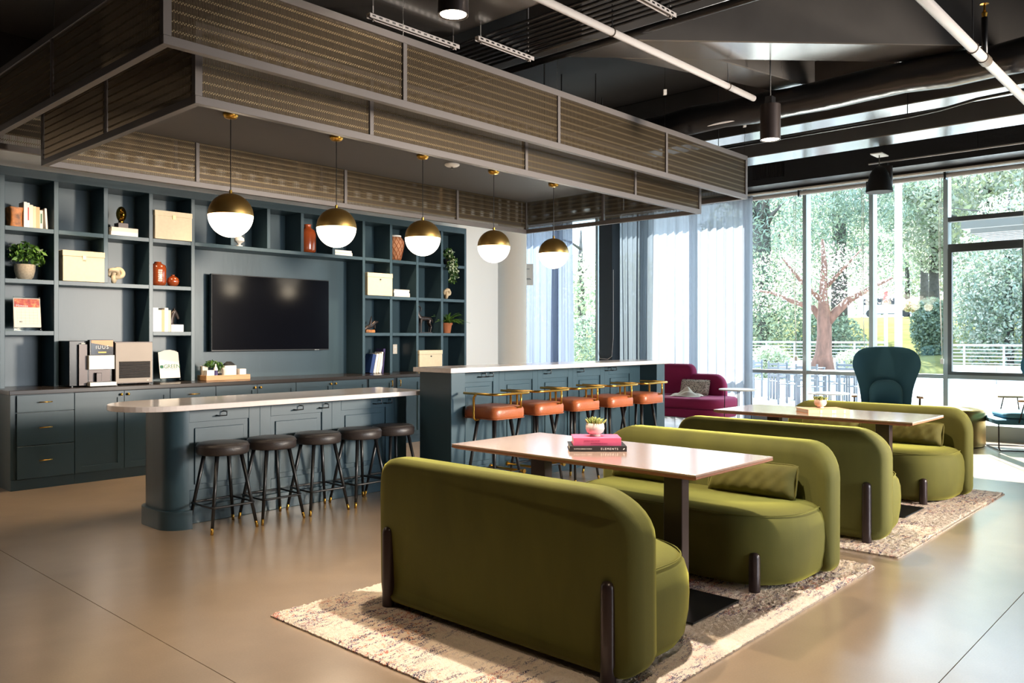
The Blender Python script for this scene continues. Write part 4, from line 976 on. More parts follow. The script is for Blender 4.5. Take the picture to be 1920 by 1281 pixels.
tp_ = MB().prism(stad(0, 2.335, 5.65, 6.37, 26, xr=5.0), .8745, .915).build('worktop', 'quartz', bevel=.006)
tag(tp_, 'pale quartz island top with a semicircular left end', 'worktop')

bar = thing('high_bar', 'tall teal bar counter with end posts and recessed panels', 'bar', (6.5, 5.4, 0), world=True)
bx(4.86, 5.03, 5.185, 5.60, 0, 1.09).build('end_post', 'navy', bar, bevel=.003, seg=1)
bx(8.12, 8.29, 5.185, 5.60, 0, 1.09).build('end_post', 'navy', bar, bevel=.003, seg=1)
bx(5.03, 8.12, 5.43, 5.60, 0, 1.09).build('body', 'navy', bar)
bx(5.03, 8.12, 5.412, 5.43, 0, .12).build('plinth', 'navy', bar)
for i in range(5):
    a = 5.135 + i * .57; b = a + .57; a0 = 5.03 if i == 0 else a; b0 = 8.12 if i == 4 else b; l = a + .08; q = l + .41
    p = MB(); p.box(a0, l, 5.416, 5.43, .12, 1.09); p.box(q, b0, 5.416, 5.43, .12, 1.09); p.box(l, q, 5.416, 5.43, .98, 1.09); p.box(l, q, 5.416, 5.43, .12, .2)
    p.build('frame_panel', 'navy', bar, bevel=.002, seg=1)
    MB().box(l + .04, q - .04, 5.419, 5.43, .24, .94).build('inset_panel', 'navy', bar, bevel=.004, seg=1)
for x in (5.45, 5.55, 6.4, 6.95, 7.45, 7.55):
    MB().tube([(x - .03, 5.42, 1.03), (x - .03, 5.37, 1.03), (x + .03, 5.37, 1.03), (x + .03, 5.37, 1.06), (x + .03, 5.42, 1.06)], .005, 6).build('bag_hook', 'black', bar)
tag(bx(4.82, 8.33, 5.145, 5.645, 1.0905, 1.132).build('worktop', 'quartz', bevel=.005), 'long pale quartz top on the tall bar', 'worktop')

# black round stools
st = thing('bar_stool', 'x', 'bar stool', (0, 0, 0), group='black round stools along the island')
MB().lathe([(.15, .545), (.178, .548), (.186, .56), (.187, .605), (.178, .622), (.165, .628), (.10, .634), (0, .636)], n=40).build('seat', 'black_leather', st, smooth=True, auto=70)
MB().lathe([(.186, .600), (.1895, .604), (.186, .608)], n=40, cap=False).build('piping', 'black_leather', st, smooth=True)
for sx in (-1, 1):
    for sy in (-1, 1):
        def P(t): return (sx * (.095 + .082 * t), sy * (.095 + .082 * t), .545 * (1 - t))
        lg = MB().tube([P(0), P(.92)], [.015, .0115], 10).build('leg', 'black', st, smooth=True)
        MB().tube([P(.915), P(.999)], [.0125, .0105], 10).build('brass_tip', 'brass', lg, smooth=True)
q = .166
rg = [(x, y, .185) for x, y in rrect(-q, q, -q, q, .03, 3)]
MB().tube(rg, .008, 8, closed=True).build('foot_ring', 'black', st, smooth=True)
st.location = (2.995, 5.65, 0); st['label'] = 'black round stool nearest the rounded island end, first of five'
for x, lab in ((3.40, 'second black round stool from the rounded island end'), (3.82, 'middle one of the five black round stools'), (4.235, 'fourth black round stool, partly behind the near sofa'), (4.60, 'last black round stool, in the corner against the tall bar')):
    dup(st, (x, 5.655, 0), rz=random.uniform(-.06, .06), label=lab)

# cognac bar stools with brass rail
bs = thing('bar_stool', 'x', 'bar stool', (0, 0, 0), group='cognac leather stools along the tall bar')
rings = []
for z_, i_ in ((.695, .02), (.70, .006), (.715, 0), (.77, 0), (.79, .008), (.802, .03), (.808, .07), (.81, .12)):
    rings.append([(x, y, z_) for x, y in rrect(-.205 + i_, .205 - i_, -.205 + i_, .205 - i_, max(.07 - i_ * .4, .02), 6)])
MB().loft(rings).build('seat', 'cognac', bs, smooth=True, auto=60)
MB().tube([(x, y, .70) for x, y in rrect(-.206, .206, -.206, .206, .07, 5)], .004, 6, closed=True).build('seat_piping', 'cognac', bs, smooth=True)
R_ = .235
rail = [(-R_, .14, .915)] + [(x, y, .915) for x, y in [(-R_, -.12)] + [(-R_ + .07 - .07 * math.cos(a), -.165 - .07 * math.sin(a)) for a in np.linspace(.2, PI / 2, 5)] + [(R_ - .07 + .07 * math.sin(a), -.165 - .07 * math.cos(a)) for a in np.linspace(0, PI / 2 - .2, 5)] + [(R_, -.12)]] + [(R_, .14, .915)]
MB().tube(rail, .011, 10).build('brass_rail', 'brass', bs, smooth=True)
for s in (-1, 1):
    MB().tube([(s * .17, .02, .688), (s * .215, .02, .688), (s * .235, .02, .705), (s * R_, .02, .74), (s * R_, .02, .88), (s * R_, .0, .905), (s * R_, -.02, .915)], .0105, 10).build('rail_post', 'brass', bs, smooth=True)
MB().tube([(.09, -.235, .79), (.09, -.235, .912)], .009, 8).build('rail_post', 'brass', bs, smooth=True)
MB().tube([(.09, -.235, .795), (.09, -.19, .79)], .009, 8).build('rail_post', 'brass', bs, smooth=True)
for sx in (-1, 1):
    for sy in (-1, 1):
        def P(t): return (sx * (.10 + .085 * t), sy * (.10 + .08 * t), .695 * (1 - t))
        lg = MB().tube([P(0), P(.94)], [.017, .012], 10).build('leg', 'black', bs, smooth=True)
        MB().tube([P(.935), P(.999)], [.013, .011], 10).build('brass_tip', 'brass', lg, smooth=True)
q = .165
for s in (-1, 1):
    MB().tube([(-q, s * q, .225), (q, s * q, .225)], .009, 8).build('foot_bar', 'black', bs, smooth=True)
    fb = MB().tube([(s * q, -q - .03, .225), (s * q, q + .03, .225)], .0115, 10).build('brass_foot_bar', 'brass', bs, smooth=True)
    for e in (-1, 1): MB().tube([(s * q, e * (q + .028), .225), (s * q, e * (q + .045), .225)], .02, 12).build('end_cap', 'brass', fb, smooth=False)
bs.location = (5.19, 4.985, 0); bs['label'] = 'cognac leather bar stool nearest the tall bar post, first of five'
for x, lab in ((5.745, 'second cognac bar stool from the tall bar post'), (6.30, 'middle one of the five cognac bar stools'), (6.88, 'fourth cognac bar stool from the tall bar post'), (7.45, 'cognac bar stool nearest the magenta chaise, last of five')):
    dup(bs, (x, 4.985, 0), rz=random.uniform(-.04, .04), label=lab)

# ================================================================== RUGS
def rug(x0, x1, y0, y1, lab, step=.0085, seed=1):
    g = np.random.default_rng(seed); nx = int((x1 - x0) / step); ny = int((y1 - y0) / step)
    gx, gy = np.meshgrid(np.linspace(x0, x1, nx + 1), np.linspace(y0, y1, ny + 1), indexing='ij')
    gz = .014 + .009 * g.random(gx.shape); gx = gx + g.normal(0, .0022, gx.shape); gy = gy + g.normal(0, .0022, gy.shape)
    gz[0, :] = gz[-1, :] = .008; gz[:, 0] = gz[:, -1] = .008
    cx, cy = (x0 + x1) / 2, (y0 + y1) / 2
    V = np.stack([gx - cx, gy - cy, gz], -1).reshape(-1, 3); nb = len(V)
    edge = [i * (ny + 1) for i in range(nx + 1)] + [nx * (ny + 1) + j for j in range(1, ny + 1)] + [i * (ny + 1) + ny for i in range(nx - 1, -1, -1)] + [j for j in range(ny - 1, 0, -1)]
    E_ = V[edge].copy(); E_[:, 2] = 0.001; V = np.vstack([V, E_])
    i, j = np.meshgrid(np.arange(nx), np.arange(ny), indexing='ij'); a = (i * (ny + 1) + j).ravel()
    F = np.stack([a, a + ny + 1, a + ny + 2, a + 1], 1); m_ = len(edge)
    S_ = np.array([[edge[k], nb + k, nb + (k + 1) % m_, edge[(k + 1) % m_]] for k in range(m_)])[:, ::-1]
    F = np.vstack([F, S_])
    me = bpy.data.meshes.new('pile_rug'); me.vertices.add(len(V)); me.vertices.foreach_set('co', V.ravel()); me.loops.add(F.size); me.polygons.add(len(F))
    me.loops.foreach_set('vertex_index', F.ravel().astype(np.int32)); me.polygons.foreach_set('loop_start', np.arange(len(F), dtype=np.int32) * 4); me.update(calc_edges=True)
    me.materials.append(M('rug')); o = bpy.data.objects.new('pile_rug', me); COL.objects.link(o); o.location = (cx, cy, 0)
    return tag(o, lab, 'rug', 'cream distressed pile rugs')
rug(2.195, 5.14, 1.735, 3.66, 'near cream rug with purple and rust flecks under the first sofa pair')
rug(5.455, 8.32, 1.70, 3.62, 'far cream rug under the second sofa pair', .011, 2)

# ================================================================== SOFAS
def sofa():
    t = thing('sofa', 'x', 'sofa', (0, 0, 0), group='olive velvet two-seat sofas facing each other')
    def prof(i):                             # outline in (y, z) of the backrest, inset i
        return rrect(-.81 + i, .81 - i, .015 + i, .765 - i, max(.08 - i * .5, .02), 8, max(.205 - i, .04))
    rings = []
    for dx, i in ((0, .040), (.004, .022), (.013, .009), (.028, .001), (.045, 0), (.10, 0), (.14, .006), (.17, .022), (.19, .048), (.197, .08)):
        rg = []
        for y, z in prof(i):
            ay = max(0, abs(y) - .66) / .15
            rg.append((-.385 + dx + .065 * ay ** 1.8 - .012 * (z - .1) * 1.0, y * (1 - .0 * z), z))
        rings.append(rg[::-1])
    MB().loft(rings).build('backrest', 'velvet', t, smooth=True, auto=75)
    rings = []
    for z, i in ((.018, .07), (.028, .045), (.07, .018), (.16, .004), (.24, 0), (.32, .004), (.37, .018), (.40, .04), (.42, .075), (.432, .12), (.438, .20)):
        rg = []
        for x, y in rrect(-.24 + i * .3, .385 - i, -.775 + i, .775 - i, .06, 8, None):
            # widen the front corner radius
            rg.append((x, y, z))
        fr = rrect(-.775 + i, .775 - i, -.24 + i * .3, .385 - i, .05, 9, max(.36 - i * .8, .05))
        rings.append([(b, -a, z) for a, b in fr])
    MB().loft(rings).build('seat', 'velvet', t, smooth=True, auto=75)
    sm = [(b, -a, .405) for a, b in rrect(-.775 + .034, .775 - .034, -.2, .385 - .034, .05, 9, .335)]
    MB().tube(sm, .0035, 5, closed=True).build('seam', 'velvet', t, smooth=True)
    for s in (-1, 1):
        for (x, y, h) in ((-.364, s * .692, .405), (.329, s * .585, .215)):
            pr_ = [(.031, 0), (.031, h - .035), (.029, h - .018), (.022, h - .006), (.010, h - .001), (0, h)]
            MB().lathe(pr_, (x, y, .0), 20).build('leg', 'bronze_leg', t, smooth=True, auto=60)
    return t
s0 = sofa(); s0.location = (3.027, 2.62, .022); s0['label'] = 'nearest olive velvet sofa, turned with its broad back to the camera'
SO = {}
for k, (x, y, r_, lab) in {'b': (4.485, 2.62, PI, 'second olive velvet sofa, facing the near one across the first table'), 'c': (6.03, 2.66, 0, 'third olive velvet sofa, back to back with the second one'),
                        'd': (7.61, 2.66, PI, 'farthest olive velvet sofa, in front of the teal wing chair')}.items():
    SO[k] = dup(s0, (x, y, .020), rz=r_, label=lab)
def cushion(c, L_, H_, T_, rz, lean, m, lab, group, name='cushion', fringe=False):
    t = thing(name, lab, 'cushion', c, rz, group)
    n, k = 28, 16; vs = []; fs = []
    for sgn in (1, -1):
        for i in range(n + 1):
            for j in range(k + 1):
                u, v = i / n * 2 - 1, j / k * 2 - 1
                e = (1 - abs(u) ** 3.2) * (1 - abs(v) ** 3.2); th = T_ / 2 * (e ** .5)
                pinch = 1 - .05 * (1 - abs(v)) * abs(u) ** 4 - 0.0
                wr_ = .006 * math.sin(u * 19 + v * 3) * math.sin(v * 5 + u * 4) * (1 if e > .02 else 0)
                vs.append((sgn * (th + wr_), u * L_ / 2 * pinch, v * H_ / 2 * (1 - .06 * (1 - abs(u)) * abs(v) ** 4)))
    N = (n + 1) * (k + 1)
    for q in range(2):
        for i in range(n):
            for j in range(k):
                a = q * N + i * (k + 1) + j; f = (a, a + k + 1, a + k + 2, a + 1); fs.append(f if q == 0 else f[::-1])
    mb = MB().add(vs, fs)
    R = Matrix.Rotation(lean, 4, 'Y'); mb.v = [tuple(R @ Vector(v) + Vector((0, 0, H_ / 2))) for v in mb.v]
    mb.build('cushion_cover', m, t, smooth=True)
    ed = [(0, y, z) for y, z in rrect(-L_ / 2, L_ / 2, -H_ / 2, H_ / 2, .03, 3)]
    MB().tube([tuple(R @ Vector(v) + Vector((0, 0, H_ / 2))) for v in ed], .005, 5, closed=True).build('piping', m, t, smooth=True)
    return t
G = 'olive lumbar cushions on the sofas'
cushion((4.60, 2.27, .455), .56, .20, .15, 0, .25, 'velvet_pillow', 'olive lumbar cushion at the near end of the second sofa', G)
cushion((4.60, 3.00, .455), .56, .20, .15, 0, .25, 'velvet_pillow', 'olive lumbar cushion at the far end of the second sofa, under the table', G)
cushion((7.72, 2.32, .455), .56, .20, .15, 0, .25, 'velvet_pillow', 'olive cushion at the near end of the farthest sofa', G)
cushion((7.72, 3.02, .455), .56, .20, .15, 0, .25, 'velvet_pillow', 'olive cushion at the far end of the farthest sofa, behind the far table top', G)

# ================================================================== TABLES
def table():
    t = thing('dining_table', 'x', 'table', (0, 0, 0), group='two rectangular pedestal tables between the sofas')
    MB().box(-.40, .40, -.82, .82, .754, .765).build('tabletop', 'laminate', t, bevel=.0015, seg=1)
    mb = MB(); a = [(-.40, -.82), (.40, -.82), (.40, .82), (-.40, .82)]; b = [(-.37, -.79), (.37, -.79), (.37, .79), (-.37, .79)]
    mb.loft([[(x, y, .732) for x, y in b], [(x, y, .744) for x, y in a], [(x, y, .7538) for x, y in a]]).build('plywood_edge', 'plywood', t)
    for y in (-.50, .42):
        MB().box(-.080, -.010, y - .055, y + .055, .008, .7318).build('column', 'bronze_leg', t, bevel=.003, seg=1)
        MB().box(-.28, .19, y - .235, y + .235, 0, .0078).build('base_plate', 'black', t, bevel=.002, seg=1)
        MB().box(-.245, .155, y - .03, y + .03, .724, .7318).build('mounting_bracket', 'black', t)
    return t
tb = table(); tb.location = (3.745, 2.745, .024 - .0); tb['label'] = 'near rectangular table with wood laminate top, pink book on it'
tb.location = (3.745, 2.745, 0.0)
for ch in tb.children:
    if ch.name.startswith('base_plate'): ch.location.z = .024
    if ch.name.startswith('column'): ch.location.z = .0
tb2 = dup(tb, (6.895, 2.745, 0), label='far rectangular table with a single pale book and small plant')
TZ = .7655
bt = thing('book', 'black book reading ELEMENTS on its spine, bottom of the near stack', 'book', (3.80, 2.78, TZ), world=True, group='books on the near table')
A1, B1 = Vector((3.548, 2.857, TZ)), Vector((3.757, 2.629, TZ))
def flatbook(t, A, B, depth, h, cover, page=.003, print_=None):
    d = (B - A).normalized(); n_ = Vector((-d.y, d.x, 0)); n_ = n_ if n_.dot(Vector((.7, .7, 0))) > 0 else -n_; L_ = (B - A).length; up = Vector((0, 0, 1))
    c = (A + B) / 2
    mb = MB()
    mb.obox(c + n_ * depth / 2 + up * (page / 2), d, n_, up, L_ / 2, depth / 2, page / 2); mb.obox(c + n_ * depth / 2 + up * (h - page / 2), d, n_, up, L_ / 2, depth / 2, page / 2)
    mb.obox(c + n_ * page / 2 + up * h / 2, d, n_, up, L_ / 2, page / 2, h / 2 - page)
    mb.build('cover', cover, t)
    MB().obox(c + n_ * (depth / 2) + up * h / 2, d, n_, up, L_ / 2 - .004, depth / 2 - .004, h / 2 - page).build('pages', 'paper', t)
    return d, n_, up, L_, c
# spine faces the camera
sA, sB = Vector((3.555, 2.835, TZ)), Vector((3.768, 2.600, TZ))
d, n_, up, L_, c = flatbook(bt, sA, sB, .215, .030, 'black_cover')
text('ELEMENTS', .0165, 'white', bt, frame(c - n_ * .0012 + d * .062 + up * .015, d, up, -n_), spacing=1.35)
text('SHAPING DESIGN WORDS', .0085, 'white', bt, frame(c - n_ * .0012 - d * .085 + up * .015, d, up, -n_))
MB().obox(c - n_ * .0010 + d * .142 + up * .015, d + up * .6, up, n_, .005, .003, .0008).build('publisher_mark', 'white', bt)
bp_ = thing('book', 'thick pink book on top of the black one', 'book', (3.80, 2.78, TZ + .0305), world=True, group='books on the near table')
d, n_, up, L_, c = flatbook(bp_, sA + (sB - sA) * .07 + n_ * .02 + up * .0305, sA + (sB - sA) * .91 + n_ * .02 + up * .0305, .19, .042, 'pink_cover')
text('WORDS AND IMAGES', .009, 'magenta', bp_, frame(c - n_ * .0012 - d * .03 + up * .026, d, up, -n_)); text('A COLLECTION OF IDEAS', .008, 'magenta', bp_, frame(c - n_ * .0012 + d * .01 + up * .012, d, up, -n_))
def succ(x, y, z, s, lab, potm, seed):
    t = thing('succulent', lab, 'potted plant', (x, y, z), world=True, group='little potted succulents on the table books')
    MB().lathe([(.030 * s, 0), (.031 * s, .006 * s), (.024 * s, .010 * s), (.045 * s, .022 * s), (.054 * s, .042 * s), (.052 * s, .062 * s), (.046 * s, .074 * s), (.041 * s, .074 * s), (.042 * s, .062 * s), (0, .058 * s)], (x, y, z), 32).build('pot', potm, t, smooth=True, auto=60)
    g = random.Random(seed); mb = MB(); mb2 = MB()
    for k in range(90):
        a = g.uniform(0, 2 * PI); r0 = g.uniform(0, .034) * s; L_ = g.uniform(.030, .052) * s; tl = r0 / (.034 * s) * .75 + g.uniform(-.1, .1)
        p0 = Vector((x + r0 * math.cos(a), y + r0 * math.sin(a), z + .06 * s)); dd = Vector((math.sin(tl) * math.cos(a), math.sin(tl) * math.sin(a), math.cos(tl)))
        (mb if k % 3 else mb2).tube([p0, p0 + dd * L_ * .5, p0 + dd * L_ * .85, p0 + dd * L_], [.0028 * s, .0046 * s, .0036 * s, .0008], 6)
    mb.build('leaves', 'succulent', t, smooth=True, kind='stuff'); mb2.build('leaves', 'succulent_b', t, smooth=True, kind='stuff')
    return t
succ(3.742, 2.80, TZ + .0730, 1.0, 'spiky green succulent in a pale pot on the pink book', 'grey_pot', 3)
bf = thing('book', 'pale peach book lying on the far table under the small plant', 'book', (7.0, 2.8, TZ), world=True)
fA, fB = Vector((6.80, 2.86, TZ)), Vector((7.03, 2.595, TZ))
d, n_, up, L_, c = flatbook(bf, Vector((6.64, 2.775, TZ)), Vector((6.90, 2.53, TZ)), .25, .034, 'peach_cover')
for q in (-.07, .03, .05, .13): MB().obox(c - n_ * .0008 + d * q + up * .017, d, up, n_, .008, .012, .0008).build('spine_print', 'paper', bf)
succ(6.90, 2.78, TZ + .0345, .95, 'small pink-tinged succulent in a blush pot on the far table book', 'blush_pot', 9)

# ================================================================== WINDOW LOUNGE
def wing_chair(lab, loc, rz):
    t = thing('wing_chair', lab, 'armchair', loc, rz, 'teal high-backed wing chairs by the window')
    # back shell, local +x forward
    prf = [(.36, .285), (.48, .298), (.60, .31), (.70, .323), (.78, .34), (.86, .362), (.93, .385), (.99, .403), (1.05, .412), (1.10, .406), (1.15, .392), (1.19, .366), (1.225, .33), (1.25, .28), (1.266, .21), (1.274, .12)]
    n = 28; F_ = []; B_ = []
    for z, hw in prf:
        wing = max(0, min(1, (z - .72) / .28)); rf = []; rb = []
        for i in range(n + 1):
            s = i / n * 2 - 1; y = s * hw; lean = -.30 - .16 * (z - .4)
            fx = lean + (.10 + .16 * wing * (1 - max(0, (z - 1.12) / .2))) * abs(s) ** 2.6
            rf.append((fx, y, z)); rb.append((fx - .055 * (1 - .35 * abs(s) ** 4), y * 1.0, z))
        F_.append(rf); B_.append(rb)
    rings = [f + b[::-1] for f, b in zip(F_, B_)]
    MB().loft([[tuple(p) for p in r_] for r_ in rings]).build('backrest', 'teal_fabric', t, smooth=True, auto=50, bevel=.0)
    rings = []
    for z, i in ((.33, .02), (.34, 0), (.385, 0), (.40, .02)): rings.append([(x, y, z) for x, y in rrect(-.32 + i, .34 - i, -.31 + i, .31 - i, .06, 5)])
    MB().loft(rings).build('seat', 'teal_fabric', t, smooth=True, auto=50)
    rings = []
    for z, i in ((.402, .03), (.41, .01), (.44, .0), (.465, .01), (.478, .04), (.482, .1)): rings.append([(x, y, z) for x, y in rrect(-.29 + i, .25 - i, -.28 + i, .28 - i, .08, 5)])
    MB().loft(rings).build('seat_cushion', 'teal_light', t, smooth=True, auto=50)
    rings = []
    for dx, i in ((0, .02), (.03, 0), (.08, .0), (.11, .03), (.12, .08)): rings.append([(-.30 + dx - .16 * (z - .4), y, z) for y, z in rrect(-.205 + i, .205 - i, .47 + i, .83 - i, .04, 6, max(.16 - i, .05))])
    MB().loft([r_[::-1] for r_ in rings]).build('lumbar_cushion', 'teal_fabric', t, smooth=True, auto=60)
    for s in (-1, 1):
        MB().loft([[(x, s * .39 + y * (1 if z < .63 else .8), z) for x, y in rrect(-.17, .13, -.038, .038, .035, 4)] for z in (.618, .634, .642)]).build('arm_pad', 'oak_pad', t, smooth=True, auto=50)
        MB().tube([(-.12, s * .32, .36), (-.12, s * .385, .44), (-.10, s * .39, .618)], .008, 6).build('arm_rod', 'bronze', t); MB().tube([(.10, s * .32, .36), (.10, s * .385, .44), (.06, s * .39, .618)], .008, 6).build('arm_rod', 'bronze', t)
        MB().tube([(.31, s * .28, .335), (.31, s * .29, .04), (.29, s * .29, .012), (-.27, s * .29, .012), (-.29, s * .29, .04), (-.26, s * .28, .335)], .008, 8).build('sled_leg', 'bronze', t, smooth=True)
    for x in (.29, -.27): MB().tube([(x, -.29, .012), (x, .29, .012)], .008, 8).build('cross_bar', 'bronze', t)
    return t
wing_chair('teal wing chair facing the camera, behind the farthest sofa', (11.15, 3.62, 0), math.radians(200))
wing_chair('teal wing chair cut off by the right edge, turned towards the drum table', (11.80, 2.25, 0), math.radians(118))
dt = thing('drum_table', 'brushed brass drum side table beside the farthest sofa', 'side table', (11.75, 3.0, 0), world=True)
MB().lathe([(.35, 0), (.375, .01), (.385, .06), (.385, .43), (.375, .465), (.36, .475)], (11.75, 3.0, 0), 48, cap=False).build('drum_body', 'brass_satin', dt, smooth=True, auto=50)
MB().lathe([(.36, .475), (0, .478)], (11.75, 3.0, 0), 48, cap=False).build('drum_top', 'brass_satin', dt, smooth=True)

ch = thing('chaise_sofa', 'magenta velvet chaise with curved back by the sheer curtain', 'chaise', (11.2, 6.75, 0), world=True)
def blob(z0, z1, x0, x1, y0, y1, r, cr=.04, m='magenta', name='seat'):
    rings = []
    for z, i in ((z0, cr * .6), (z0 + cr * .5, cr * .1), (z0 + cr, 0), (z1 - cr, 0), (z1 - cr * .4, cr * .25), (z1 - cr * .1, cr * .7), (z1, cr * 1.6)): rings.append([(x, y, z) for x, y in rrect(x0 + i, x1 - i, y0 + i, y1 - i, max(r - i, .02), 8)])
    MB().loft(rings).build(name, m, ch, smooth=True, auto=60)
blob(.20, .335, 10.72, 11.68, 5.88, 8.1, .34, .03, name='base'); blob(.337, .49, 10.70, 11.70, 5.86, 8.12, .36, .05)
rings = []
for dx, i in ((0, .05), (.02, .015), (.06, 0), (.13, 0), (.17, .015), (.19, .05)):
    rings.append([(11.56 + dx, y, .44 + (z - .44)) for y, z in rrect(6.18 + i, 6.95, .40 + i, .82 - i, .04, 8, .19)])
MB().loft([r_[::-1] for r_ in rings]).build('low_back', 'magenta', ch, smooth=True, auto=60)
rings = []
for dx, i in ((0, .05), (.02, .015), (.06, 0), (.15, 0), (.19, .015), (.21, .05)):
    rings.append([(11.54 + dx, y, z) for y, z in rrect(6.72 + i, 8.1 - i, .40 + i, .97 - i, .05, 8, .12)])
MB().loft([r_[::-1] for r_ in rings]).build('high_back', 'magenta', ch, smooth=True, auto=60)
for x, y in ((10.9, 6.05), (11.5, 6.1), (10.9, 7.9), (11.5, 7.9)): MB().tube([(x, y, .205), (x, y, 0)], [.022, .014], 10).build('leg', 'black', ch)
cushion((11.47, 6.62, .492), .50, .24, .14, 0, .28, 'pillow_print', 'black and cream woven cushion on the magenta chaise', None, 'patterned_cushion')
n_t = 34; vs = []; fs = []
for i in range(n_t + 1):
    for j in range(n_t + 1):
        u, v = i / n_t * 2 - 1, j / n_t * 2 - 1; e = max(0, 1 - (abs(u) ** 2.5 + abs(v) ** 2.5) * .8)
        hgt = e * (.035 + .05 * abs(math.sin(3.1 * u + 1.7 * v + 1)) * abs(math.cos(2.3 * v - u)) + .02 * math.sin(7 * u + 4 * v)) + .05 * math.exp(-((u - .1) ** 2 + (v + .1) ** 2) * 9)
        vs.append((11.12 + .19 * u + .02 * math.sin(5 * v), 6.56 + .24 * v + .02 * math.sin(4 * u), .493 + max(hgt, .002)))
for i in range(n_t):
    for j in range(n_t):
        a = i * (n_t + 1) + j; fs.append((a, a + n_t + 1, a + n_t + 2, a + 1))
th = MB().add(vs, fs).build('throw_blanket', 'paper', smooth=True)
tag(th, 'crumpled cream throw in front of the patterned cushion', 'throw')
def wire_table(c, r, h, lab, sq=False):
    t = thing('side_table', lab, 'side table', c, group='small pale-topped wire side tables')
    pl_ = rrect(-r, r, -r, r, .06, 5) if sq else [(r * math.cos(a), r * math.sin(a)) for a in np.linspace(0, 2 * PI, 37)[:-1]]
    MB().prism(pl_, h - .016, h).build('table_top', 'white', t, bevel=.003, seg=1)
    q = r * .68
    for a in (.5, 2.1, 3.7, 5.2):
        MB().tube([(q * math.cos(a), q * math.sin(a), h - .016), (q * 1.06 * math.cos(a), q * 1.06 * math.sin(a), .006)], .006, 6).build('leg', 'bronze', t)
    MB().tube([(q * 1.06 * math.cos(a), q * 1.06 * math.sin(a), .008) for a in np.linspace(0, 2 * PI, 25)[:-1]], .006, 6, closed=True).build('base_ring', 'bronze', t)
wire_table((10.72, 5.50, 0), .265, .665, 'pale side table on wire legs overlapping the magenta chaise')
wire_table((11.75, 4.62, 0), .285, .60, 'round white wire side table in front of the glass, above the far table plant')

# ================================================================== OUTSIDE
struct('patio', bx(12.9, 33, -22, 34, -.16, -.04), 'patio')
# pergola roof above the glazed door bay
pg = thing('entrance_awning', 'flat white slatted awning outside the bay with the opening sash', 'awning', (14.6, .6, 2.9), world=True)
bx(13.4, 15.6, -3.4, 3.30, 3.0, 3.12).build('fascia', 'rail_white', pg)
for k in range(10): bx(13.5 + k * .22, 13.56 + k * .22, -3.3, 3.2, 2.93, 2.9995).build('slat', 'rail_white', pg)
for y in (-3.2, -.2): MB().cyl((15.4, y), .05, -.04, 2.93, 12).build('post', 'rail_white', pg)
# lawn slope with road
gx = [(33, -.04), (34, .3), (38, .75), (48, 1.6), (60, 2.5), (74, 3.15), (76, 3.2)]
mb = MB()
for (x0, z0), (x1, z1) in zip(gx, gx[1:]): mb.add([(x0, -45, z0), (x1, -45, z1), (x1, 75, z1), (x0, 75, z0)], [(0, 1, 2, 3)])
struct('lawn_slope', mb, 'grass'); struct('road', MB().box(76, 90, -45, 90, 3.0, 3.2), 'road'); struct('far_ground', MB().box(90, 150, -60, 120, 3.0, 3.3), 'grass')
def tree(name, lab, x, y, z, h, crowns, n, size, mats, tr=.18, bark='bark', group='trees beyond the patio', seed=1, limbs=5, **kw):
    t = thing(name, lab, 'tree' if 'tree' in name or 'conifer' in name else 'shrub', (x, y, z), world=True, group=group)
    mb = MB(); mb.tube([(x, y, z), (x + .05, y, z + h * .3), (x, y + .05, z + h * .7), (x, y, z + h)], [tr * 1.25, tr, tr * .7, tr * .2], 10)
    g = random.Random(seed)
    for k in range(limbs):
        a = g.uniform(0, 2 * PI); zz = z + h * g.uniform(.35, .85); L_ = h * g.uniform(.15, .32)
        mb.tube([(x, y, zz), (x + .5 * L_ * math.cos(a), y + .5 * L_ * math.sin(a), zz + .22 * L_), (x + L_ * math.cos(a), y + L_ * math.sin(a), zz + .3 * L_)], [tr * .4, tr * .25, .01], 6)
    mb.build('trunk', bark, t, smooth=True)
    cards('foliage', [(x + a, y + b, z + c, rx, ry, rz) for a, b, c, rx, ry, rz in crowns], n, size, mats, t, kind='stuff', seed=seed, **kw)
    return t
# blossoming pink-barked tree on the patio
pt = thing('flowering_tree', 'pale-blossomed tree with peeling salmon bark behind the patio tables', 'tree', (21.9, 8.72, .5), world=True)
T0 = Vector((21.9, 8.72, .45))
mb = MB(); mb.tube([T0 + Vector(v) for v in ((-.05, .05, 0), (0, .02, .5), (.02, 0, 1.0), (0, 0, 1.5), (-.02, .02, 2.1), (.0, .0, 2.9), (0, .05, 3.6))], [.36, .22, .19, .185, .11, .08, .03], 12)
mb.tube([T0 + Vector(v) for v in ((0, 0, 1.25), (.15, -.28, 1.65), (.3, -.55, 1.95), (.35, -1.0, 2.2), (.5, -1.6, 2.5))], [.13, .12, .10, .06, .02], 10)
mb.tube([T0 + Vector(v) for v in ((0, 0, 1.3), (.0, .3, 1.75), (.0, .9, 1.95), (.1, 1.5, 2.2), (0, 2.0, 2.3))], [.10, .085, .06, .04, .015], 10)
mb.tube([T0 + Vector(v) for v in ((0, .03, 1.9), (-.4, .5, 2.5), (-.6, .9, 3.1))], [.07, .05, .02], 8); mb.tube([T0 + Vector(v) for v in ((0, .03, 2.2), (.3, -.4, 2.8), (.5, -.8, 3.3))], [.06, .04, .02], 8)
mb.build('trunk', 'bark_red', pt, smooth=True)
